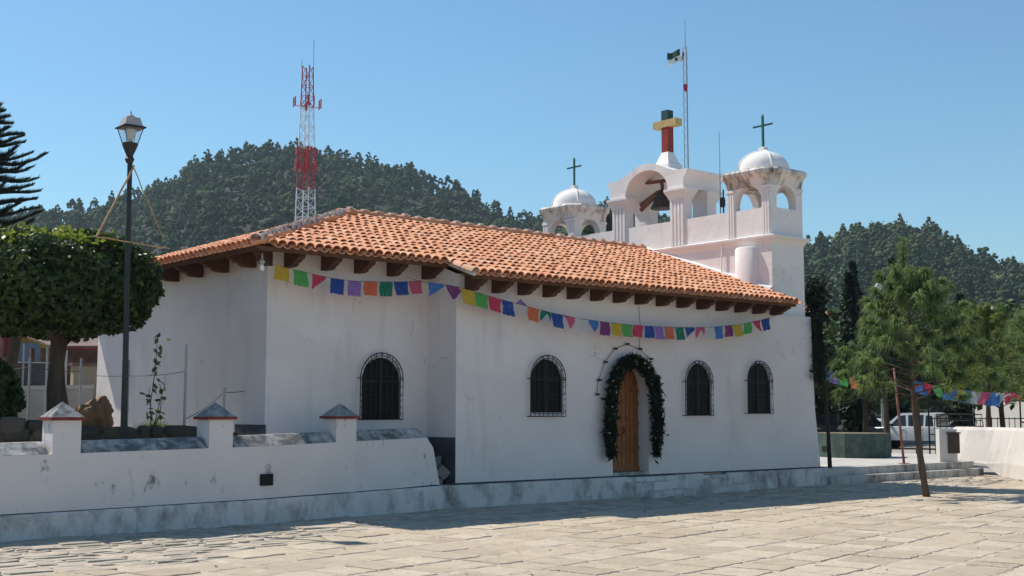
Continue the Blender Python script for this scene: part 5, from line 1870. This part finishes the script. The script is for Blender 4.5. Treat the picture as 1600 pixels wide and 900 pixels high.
for zz in (31.2, 29.6):
    for i in range(4):
        c = (ring3(zz)[i] - Vector((cx, cy, zz))).normalized()
        q = c.cross(Vector((0, 0, 1)))
        m = MB()
        for s_ in (-.22, .22):
            m.obox(Vector((cx, cy, zz)) + c * (hw(zz) + .22) + q * s_, c * .07, q * .10, (0, 0, .42 if zz > 30 else .7))
        m.tube([Vector((cx, cy, zz)) + c * hw(zz), Vector((cx, cy, zz)) + c * (hw(zz) + .2)], .05, 4)
        m.tube([Vector((cx, cy, zz)) + c * (hw(zz) + .2) - q * .3, Vector((cx, cy, zz)) + c * (hw(zz) + .2) + q * .3], .04, 4)
        m.build('antenna_panel', 'trred', rt)
MB().tube([(cx + .5, cy - .4, 41.0), (cx + .5, cy - .4, 44.3)], .035, 5).build('whip_antenna', 'steel', rt)
MB().tube([(cx - .6, cy + .4, 41.0), (cx - .6, cy + .4, 41.9)], .03, 5).build('lightning_rod', 'steel', rt)

fm = thing('flag_mast', 'thin lattice mast rising behind the coloured cross on the bell arch', 'mast', (46.4, 41.1, 0))
m = MB()
for a in (R(20), R(140), R(260)):
    m.tube([(46.4 + .15 * math.cos(a), 41.1 + .15 * math.sin(a), 0), (46.4 + .11 * math.cos(a), 41.1 + .11 * math.sin(a), 20.3)], .02, 4)
for k in range(42):
    z0_ = k * .48
    for i, a in enumerate((R(20), R(140), R(260))):
        b = a + R(120)
        m.tube([(46.4 + .15 * math.cos(a), 41.1 + .15 * math.sin(a), z0_), (46.4 + .15 * math.cos(b), 41.1 + .15 * math.sin(b), z0_ + .48)], .008, 3)
m.build('lattice', 'steel', fm)
MB().tube([(46.4, 41.1, 20.2), (46.4, 41.1, 21.8)], [.03, .01], 5).build('spike', 'steel', fm)
fg = thing('flag', 'green white and red flag blowing left from the lattice mast', 'flag', (46.3, 41.2, 19.5))
lv, fv = Vector((-.763, .646, 0)), Vector((-.646, -.763, 0))
def cloth(name, mat, u0, u1, v0, v1, base):
    vs, fs = [], []
    nx, nz = 7, 5
    for j in range(nz + 1):
        for i in range(nx + 1):
            u_, v_ = u0 + (u1 - u0) * i / nx, v0 + (v1 - v0) * j / nz
            vs.append(Vector(base) + lv * u_ + fv * .12 * math.sin(u_ * 6 + v_ * 2) + Vector((0, 0, v_ - .12 * u_ + .06 * math.sin(u_ * 7))))
    for j in range(nz):
        for i in range(nx):
            k = j * (nx + 1) + i
            fs.append((k, k + 1, k + nx + 2, k + nx + 1))
    MB().add(vs, fs).build(name, mat, fg, smooth=True)
B0 = (46.35, 41.15, 19.85)
cloth('green_band', 'flag_g', .22, .85, -.05, .30, B0)
cloth('white_band', 'flag_w', .10, .80, -.36, -.055, B0)
cloth('red_band', 'flag_r', .0, .10, -.25, .16, B0)
MB().obox(Vector(B0) + lv * .42 + fv * .10 + Vector((0, 0, -.22)), lv * .07, fv * .05, (0, 0, .07)).build('emblem', 'flag_g', fg)
pn = MB().add([(46.32, 41.0, 17.9), (46.22, 41.1, 18.05), (46.25, 41.08, 18.35), (46.42, 40.95, 18.3)], [(0, 1, 2, 3)]).build('pennant', 'flag_r', None, loc=(46.3, 41, 18))
tag(pn, 'small red and white pennant caught halfway up the lattice mast', 'pennant')

an = thing('roof_antenna', 'slender radio antenna standing on the bell gable beside the right tower', 'antenna', (24.2, 20.1, 6.0))
MB().tube([(24.2, 20.32, 5.95), (24.2, 20.32, 7.6), (24.2, 20.32, 8.93)], [.018, .014, .008], 6).build('rod', 'steel', an)
MB().tube([(24.2, 20.22, 8.83), (24.2, 20.42, 8.83)], .006, 4).build('cross_element', 'steel', an)
MB().tube([(24.2, 20.22, 6.2), (24.2, 20.22, 7.4)], .02, 6).build('dipole', 'darksteel', an)
MB().lathe((24.2, 20.25, 0), [(.06, 6.95), (.075, 7.0), (.075, 7.15), (.05, 7.2)], 10).build('device', 'darksteel', an)

# ------------------------------------------------------------------ trees on the right
def needle_tufts(centres, dirs, n_each, length, width, seed, droop=.6, spread=.45, back=.9):
    rng = np.random.default_rng(seed)
    K = len(centres)
    C = np.repeat(np.asarray(centres), n_each, 0)
    D = np.repeat(np.asarray(dirs), n_each, 0)
    N = K * n_each
    d = D + rng.normal(size=(N, 3)) * spread
    d /= np.linalg.norm(d, axis=1)[:, None]
    C = C - np.repeat(np.asarray(dirs), n_each, 0) * (rng.random(N) ** 1.5)[:, None] * length * back
    L = length * rng.uniform(.7, 1.15, N)
    mid = C + d * (L * .45)[:, None]
    d2 = d.copy(); d2[:, 2] -= droop * rng.uniform(.6, 1.4, N)
    d2 /= np.linalg.norm(d2, axis=1)[:, None]
    tip = mid + d2 * (L * .6)[:, None]
    side = np.cross(d, rng.normal(size=(N, 3)))
    side /= np.linalg.norm(side, axis=1)[:, None] + 1e-9
    side *= width / 2
    V = np.stack([C - side, C + side, mid + side, mid - side, tip, tip], 1)[:, :5].reshape(-1, 3)
    b = np.arange(N)[:, None] * 5
    F1 = b + np.array([[0, 1, 2]]); F2 = b + np.array([[0, 2, 3]]); F3 = b + np.array([[3, 2, 4]])
    F = np.concatenate([F1, F2, F3])
    tt = np.clip(np.repeat(rng.random(K) ** 1.5 * .7, n_each) + rng.random(N) * .3, 0, 1)
    return V, F, np.repeat(tt, 5)

def pine(name, label, base, height, r_max, z_low, n_branch, mat, bark, lean=(0, 0), seed=1, tuft=.24, n_each=46, width=.009, trunk_r=.075, group=None, top_r=.15, extra=3, droop=.75, spread=.45, back=.9):
    rr = random.Random(seed)
    t = thing(name, label, 'pine tree', base, group)
    b = Vector(base)
    axis = lambda z_: b + Vector((lean[0] * z_ + .05 * math.sin(z_ * 1.1 + seed), lean[1] * z_ + .04 * math.sin(z_ * .9), z_))
    m = MB()
    zz = np.linspace(-.1, height, 14)
    m.tube([axis(z_) for z_ in zz], [trunk_r * (1 - .88 * max(0, z_) / height) * (1 + .10 * math.sin(z_ * 7 + seed)) for z_ in zz], 9)
    m.build('trunk', bark, t, smooth=True)
    m = MB()
    cs, ds = [], []
    for k in range(n_branch):
        f = (k + .5) / n_branch
        z_ = z_low + (height - z_low) * f ** .9
        a = k * 2.399 + rr.uniform(-.3, .3)
        L = (r_max * (1 - f) ** .72 + top_r) * rr.uniform(.72, 1.1)
        o_ = axis(z_)
        d = Vector((math.cos(a), math.sin(a), .25 + .5 * f))
        pts = [o_, o_ + d * L * .5 + Vector((0, 0, -.02 * L)), o_ + d * L + Vector((0, 0, -.22 * L * (1 - f)))]
        m.tube(pts, [.013 * (1.2 - f) + .004, .008, .004], 5)
        for q in range(1 + extra):
            s_ = 1 - q * .24
            p = pts[0].lerp(pts[1], s_ * 2) if s_ < .5 else pts[1].lerp(pts[2], s_ * 2 - 1)
            p = p + Vector((rr.uniform(-1, 1), rr.uniform(-1, 1), rr.uniform(-.4, .5))) * .13 * (L if q else .3)
            cs.append(tuple(p))
            ds.append(tuple(Vector((math.cos(a) * .6 + rr.uniform(-.4, .4), math.sin(a) * .6 + rr.uniform(-.4, .4), .55)).normalized()))
    o_ = axis(height)
    for q in range(4):
        cs.append((o_.x, o_.y, o_.z - q * .16)); ds.append((0, 0, 1))
    m.build('branches', bark, t)
    V, F, tt = needle_tufts(cs, ds, n_each, tuft, width, seed, droop, spread, back)
    np_mesh('needles', V, F, mat, t, tt)
    return t

pine('pine_tree', 'bushy long-needled pine with a thin crooked trunk standing on the plaza paving', (23.06, 14.04, 0), 4.55, 1.62, 1.95, 56, 'needle', 'bark_red', (-.040, .050), 3, .33, 75, .018, .078, extra=2, droop=1.35, spread=.5, back=.35)
# the tall bare leader of that pine
pl = bpy.data.objects['pine_tree']
m = MB()
a = Vector((22.86, 14.33, 4.1)); b = Vector((22.90, 14.27, 5.35))
m.tube([a, a.lerp(b, .5), b], [.03, .024, .014], 6)
m.build('leader', 'bark_red', pl)
cs = [tuple(a.lerp(b, f)) for f in np.linspace(0, 1, 14)]
ds = [(-.5 + rnd.uniform(-.2, .2), .35 + rnd.uniform(-.3, .3), .5) for _ in cs]
V, F, tt = needle_tufts(cs, ds, 34, .22, .010, 77, .5, .35)
np_mesh('leader_needles', V, F, 'needle', pl, tt)

pine('pine_tree', 'yellowish green pine behind the stair wall at the right', (39.6, 21.6, .2), 5.0, 1.9, 1.8, 56, 'needle_y', 'bark_red', (0, .01), 5, .34, 50, .016, .11)
pine('pine_tree', 'dark pine at the right edge behind the capped pillar', (38.6, 19.3, .2), 4.6, 2.1, 1.8, 56, 'needle', 'bark_red', (.01, 0), 6, .34, 46, .016, .10)
pine('pine_tree', 'dark pine between the planter and the pickup truck', (41.0, 25.2, .2), 4.6, 1.9, 2.0, 50, 'needle_d', 'bark_red', (0, 0), 7, .36, 46, .018, .13)
pine('pine_tree', 'green pine standing between the yellowish pine and the utility pole', (43.5, 21.6, .2), 5.2, 2.2, 2.0, 56, 'needle', 'bark_red', (0, 0), 17, .38, 46, .02, .12)
pine('pine_tree', 'small pine with a forked trunk behind the planter', (37.4, 24.2, .3), 3.6, 1.3, 1.6, 36, 'needle_d', 'bark', (.02, -.02), 8, .32, 44, .016, .13)

# thin dark tree at the church corner
th = thing('thin_tree', 'thin dark tree leaning close to the right corner of the church', 'tree', (25.77, 18.3, .36))
m = MB()
m.tube([(25.77, 18.3, .3), (25.74, 18.31, 1.4), (25.66, 18.33, 2.6), (25.58, 18.32, 3.6), (25.50, 18.3, 4.6)], [.055, .045, .04, .03, .012], 8)
for k in range(10):
    a = k * 2.4
    z_ = 2.5 + k * .2
    limb(m, (25.64 - k * .01, 18.32, z_), (25.5 + .55 * math.cos(a), 18.32 + .5 * math.sin(a), z_ + .25), .014, .005)
m.build('trunk', 'bark_dark', th, smooth=True)
rng = np.random.default_rng(41)
cl = np.array([(25.05, 18.25, 3.45), (24.95, 18.2, 3.05), (24.98, 18.1, 2.72), (25.15, 18.5, 3.8), (25.35, 18.3, 4.45), (25.34, 18.3, 4.1), (25.45, 18.5, 3.5), (25.3, 18.6, 2.9), (25.5, 18.4, 3.1), (25.0, 18.3, 3.75), (25.35, 18.3, 4.75)])
C = cl[rng.integers(0, len(cl), 3600)] + rng.normal(0, .13, (3600, 3)) * np.array([1, 1, 1.15])
C[:, 1] = np.maximum(C[:, 1], 17.75)
bad = (C[:, 0] < 24.98) & (C[:, 1] > 17.95)
C[bad, 1] = 17.9
V, F, tt = leaf_cloud(C, .075, None, aspect=2.2, rng=rng)
np_mesh('crown', V, F, 'cypress', th, tt)

def cypress(label, base, h, r_, seed):
    t = thing('cypress', label, 'cypress tree', base, 'cypress trees beyond the terrace')
    rng = np.random.default_rng(seed)
    n = 2600
    f = rng.random(n) ** .8
    rad = r_ * np.minimum(1, (1 - f) * 2.2 + .04) * np.minimum(1, f * 6 + .45) * np.sqrt(rng.random(n)) * (1 + .12 * np.sin(f * 40))
    a = rng.uniform(0, 2 * math.pi, n)
    C = np.stack([base[0] + rad * np.cos(a), base[1] + rad * np.sin(a), base[2] + .4 + (h - .4) * f], 1)
    N = np.stack([np.cos(a), np.sin(a), np.full(n, .8)], 1)
    V, F, tt = leaf_cloud(C, .26, N, .5, 2.0, rng=rng)
    np_mesh('crown', V, F, 'cypress', t, tt)
    MB().tube([base, (base[0], base[1], base[2] + h * .6)], [.12, .04], 7).build('trunk', 'bark_dark', t)
cypress('slim dark cypress rising above the orange house roof', (43.5, 29.7, 0), 7.4, .55, 1)
cypress('tall dark cypress right of the orange house roof', (63.2, 42.9, 0), 10.7, .98, 2)
cypress('narrow cypress tip directly behind the tall leader of the plaza pine', (55.7, 35.4, 0), 9.5, .6, 3)
cypress('short cypress behind the yellowish pine', (60.8, 34.6, 0), 7.9, .9, 4)
cypress('dark cypress at the far right edge of the picture', (62.0, 32.3, 0), 7.4, 1.0, 5)

def broad(name, label, base, h, cr, cz, mat, n, size, seed, trunk_r=.12, group=None, bark='bark'):
    t = thing(name, label, 'tree', base, group)
    rng = np.random.default_rng(seed)
    rr = random.Random(seed)
    m = MB()
    b = Vector(base)
    tp = b + Vector((rr.uniform(-.2, .2), rr.uniform(-.2, .2), cz - base[2]))
    m.tube([b - Vector((0, 0, .1)), b.lerp(tp, .5) + Vector((rr.uniform(-.1, .1), rr.uniform(-.1, .1), 0)), tp], [trunk_r, trunk_r * .8, trunk_r * .5], 8)
    K = 16
    d = rng.normal(size=(K, 3)); d /= np.linalg.norm(d, axis=1)[:, None]
    cl = d * np.array(cr) * rng.uniform(.5, .95, K)[:, None] + np.array([tp.x, tp.y, cz + cr[2] * .35])
    for c in cl[:9]:
        m.tube([b.lerp(tp, .75), (b.lerp(tp, .9) + Vector(c)) / 2 + Vector((0, 0, .05)), Vector(c)], [trunk_r * .4, trunk_r * .25, .01], 5)
    m.build('trunk', bark, t, smooth=True)
    C = cl[rng.integers(0, K, n)] + rng.normal(0, .30, (n, 3)) * np.array(cr) * .75
    N = C - np.array([tp.x, tp.y, cz]); N /= np.linalg.norm(N, axis=1)[:, None]
    V, F, tt = leaf_cloud(C, size * rng.uniform(.7, 1.3, n), N, .8, 1.5, rng=rng)
    np_mesh('crown', V, F, mat, t, tt)
broad('park_tree', 'dark leafy tree shading the parked cars right of the church', (40.0, 29.0, 0), 5, (2.0, 2.0, 1.2), 3.3, 'shrub', 3600, .24, 51)
broad('park_tree', 'dark leafy tree behind the pickup truck', (56.5, 33.5, 0), 6, (2.6, 2.6, 1.7), 3.7, 'shrub', 4200, .3, 52)
broad('park_tree', 'leafy tree with slanting trunk right of the pickup truck', (46.2, 24.6, 0), 5, (2.0, 2.0, 1.5), 3.6, 'shrub', 3800, .26, 53)
broad('park_tree', 'leafy olive green tree at the right edge behind the stair wall', (44.6, 21.5, 0), 5, (2.0, 2.0, 1.4), 3.6, 'sapling', 3600, .22, 54)
broad('park_tree', 'tall dark tree filling the gap left of the plaza pine', (56.5, 38.5, 0), 7, (2.6, 2.6, 1.8), 4.4, 'shrub', 4200, .32, 55)
broad('park_tree', 'low dark tree behind the dark saloon car', (52.0, 37.2, 0), 5, (2.4, 2.4, 1.6), 2.6, 'shrub', 4200, .28, 61)
broad('park_tree', 'dark tree close behind the right corner of the church', (47.0, 37.0, 0), 5, (2.2, 2.2, 1.8), 3.0, 'shrub', 4200, .28, 62)
broad('park_tree', 'spreading dark tree between the planter and the parked cars', (42.6, 28.6, 0), 5, (1.7, 1.7, 1.1), 3.1, 'shrub', 3600, .22, 63)
pine('pine_tree', 'tall dark pine showing between the far tower and the bell arch', (119, 121.5, 12), 17.2, 3.4, 8, 60, 'needle_d', 'bark_dark', (0, 0), 15, 1.7, 40, .12, .4)
broad('park_tree', 'dark tree behind the utility pole', (67.0, 38.0, 0), 7, (4.0, 4.0, 2.2), 4.2, 'shrub', 4200, .42, 56)

# Norfolk pine at the left edge
ar = thing('norfolk_pine', 'dark Norfolk pine with upswept tiered branches cut by the left edge', 'pine tree', (13.15, 43.0, 2.05))
ax, ay = 13.12, 43.05
m = MB()
m.tube([(ax, ay, 2), (ax, ay, 8), (ax, ay, 12.7)], [.2, .14, .03], 8)
Cs, Ns = [], []
V5 = []
rng = np.random.default_rng(8)
z_ = 6.8
k = 0
while z_ < 12.4:
    L = min(1.9, .2 + .72 * max(0, 12.3 - z_))
    for i in range(6):
        a = i * math.pi / 3 + k * .55 + rng.uniform(-.25, .25)
        Lb = L
        L = Lb * rng.uniform(.72, 1.08)
        zj = rng.uniform(-.12, .12)
        d = Vector((math.cos(a), math.sin(a), 0))
        P = [Vector((ax, ay, z_ + zj)) + d * L * f + Vector((rng.normal(0, .02), rng.normal(0, .02), L * (.04 * math.sin(f * 5 + k) + .22 * f * f))) for f in np.linspace(0, 1, 6)]
        m.tube(P, [.03, .025, .02, .016, .012, .006], 4)
        PP = resample(np.array([tuple(p) for p in P]), int(150 * L + 14))
        fr = np.linspace(0, 1, len(PP))
        Cs.append((PP, d, fr, L))
        L = Lb
    z_ += .40
    k += 1
m.build('trunk', 'bark_dark', ar)
Vn = []
for PP, d, fr, L in Cs:
    side = np.array([-d.y, d.x, 0])
    for p, f in zip(PP, fr):
        for s_ in (-1, 1, .3):
            ln = .34 * (1 - .45 * f) * rng.uniform(.35, 1.25)
            dirv = side * s_ * .55 + np.array([d.x, d.y, 0]) * .55 + np.array([0, 0, rng.uniform(.05, .8)])
            q = np.array([d.x, d.y, 0]) * .030
            Vn.append([p - q, p + q, p + dirv * ln])
Vn = np.array(Vn).reshape(-1, 3)
np_mesh('needles', Vn, np.arange(len(Vn)).reshape(-1, 3), 'arau', ar, np.repeat(rng.random(len(Vn) // 3), 3))

# fallen leaves and grit scattered on the paving
rng = np.random.default_rng(90)
n = 420
C = np.stack([rng.uniform(5, 27, n), rng.uniform(5, 17, n), rng.uniform(.010, .022, n)], 1)
V, F, t = leaf_cloud(C, rng.uniform(.015, .05, n), np.tile([0, 0, 1.], (n, 1)), .25, 1.6, rng.random(n), rng)
MT['litter'] = leaf_mat('dry_leaf_litter', (.05, .04, .025), (.40, .34, .18), .1)
tag(np_mesh('leaf_litter', V, F, 'litter', None, t), 'dry leaves and grit scattered over the plaza paving', 'leaf litter', kind='stuff')

# ------------------------------------------------------------------ air haze between the plaza and the hills
hz = MB().box(-700, 1800, -500, 1800, -1.3, 165).build('haze', 'ground')
hz.data.materials.clear()
hm = bpy.data.materials.new('haze_air')
hm.use_nodes = True
hn = hm.node_tree
hn.nodes.remove(hn.nodes['Principled BSDF'])
pv = hn.nodes.new('ShaderNodeVolumePrincipled')
pv.inputs['Color'].default_value = (.72, .88, 1.0, 1)
pv.inputs['Density'].default_value = 0.00016
pv.inputs['Anisotropy'].default_value = 0.2
hn.links.new(pv.outputs[0], hn.nodes['Material Output'].inputs['Volume'])
hz.data.materials.append(hm)
tag(hz, kind='stuff')
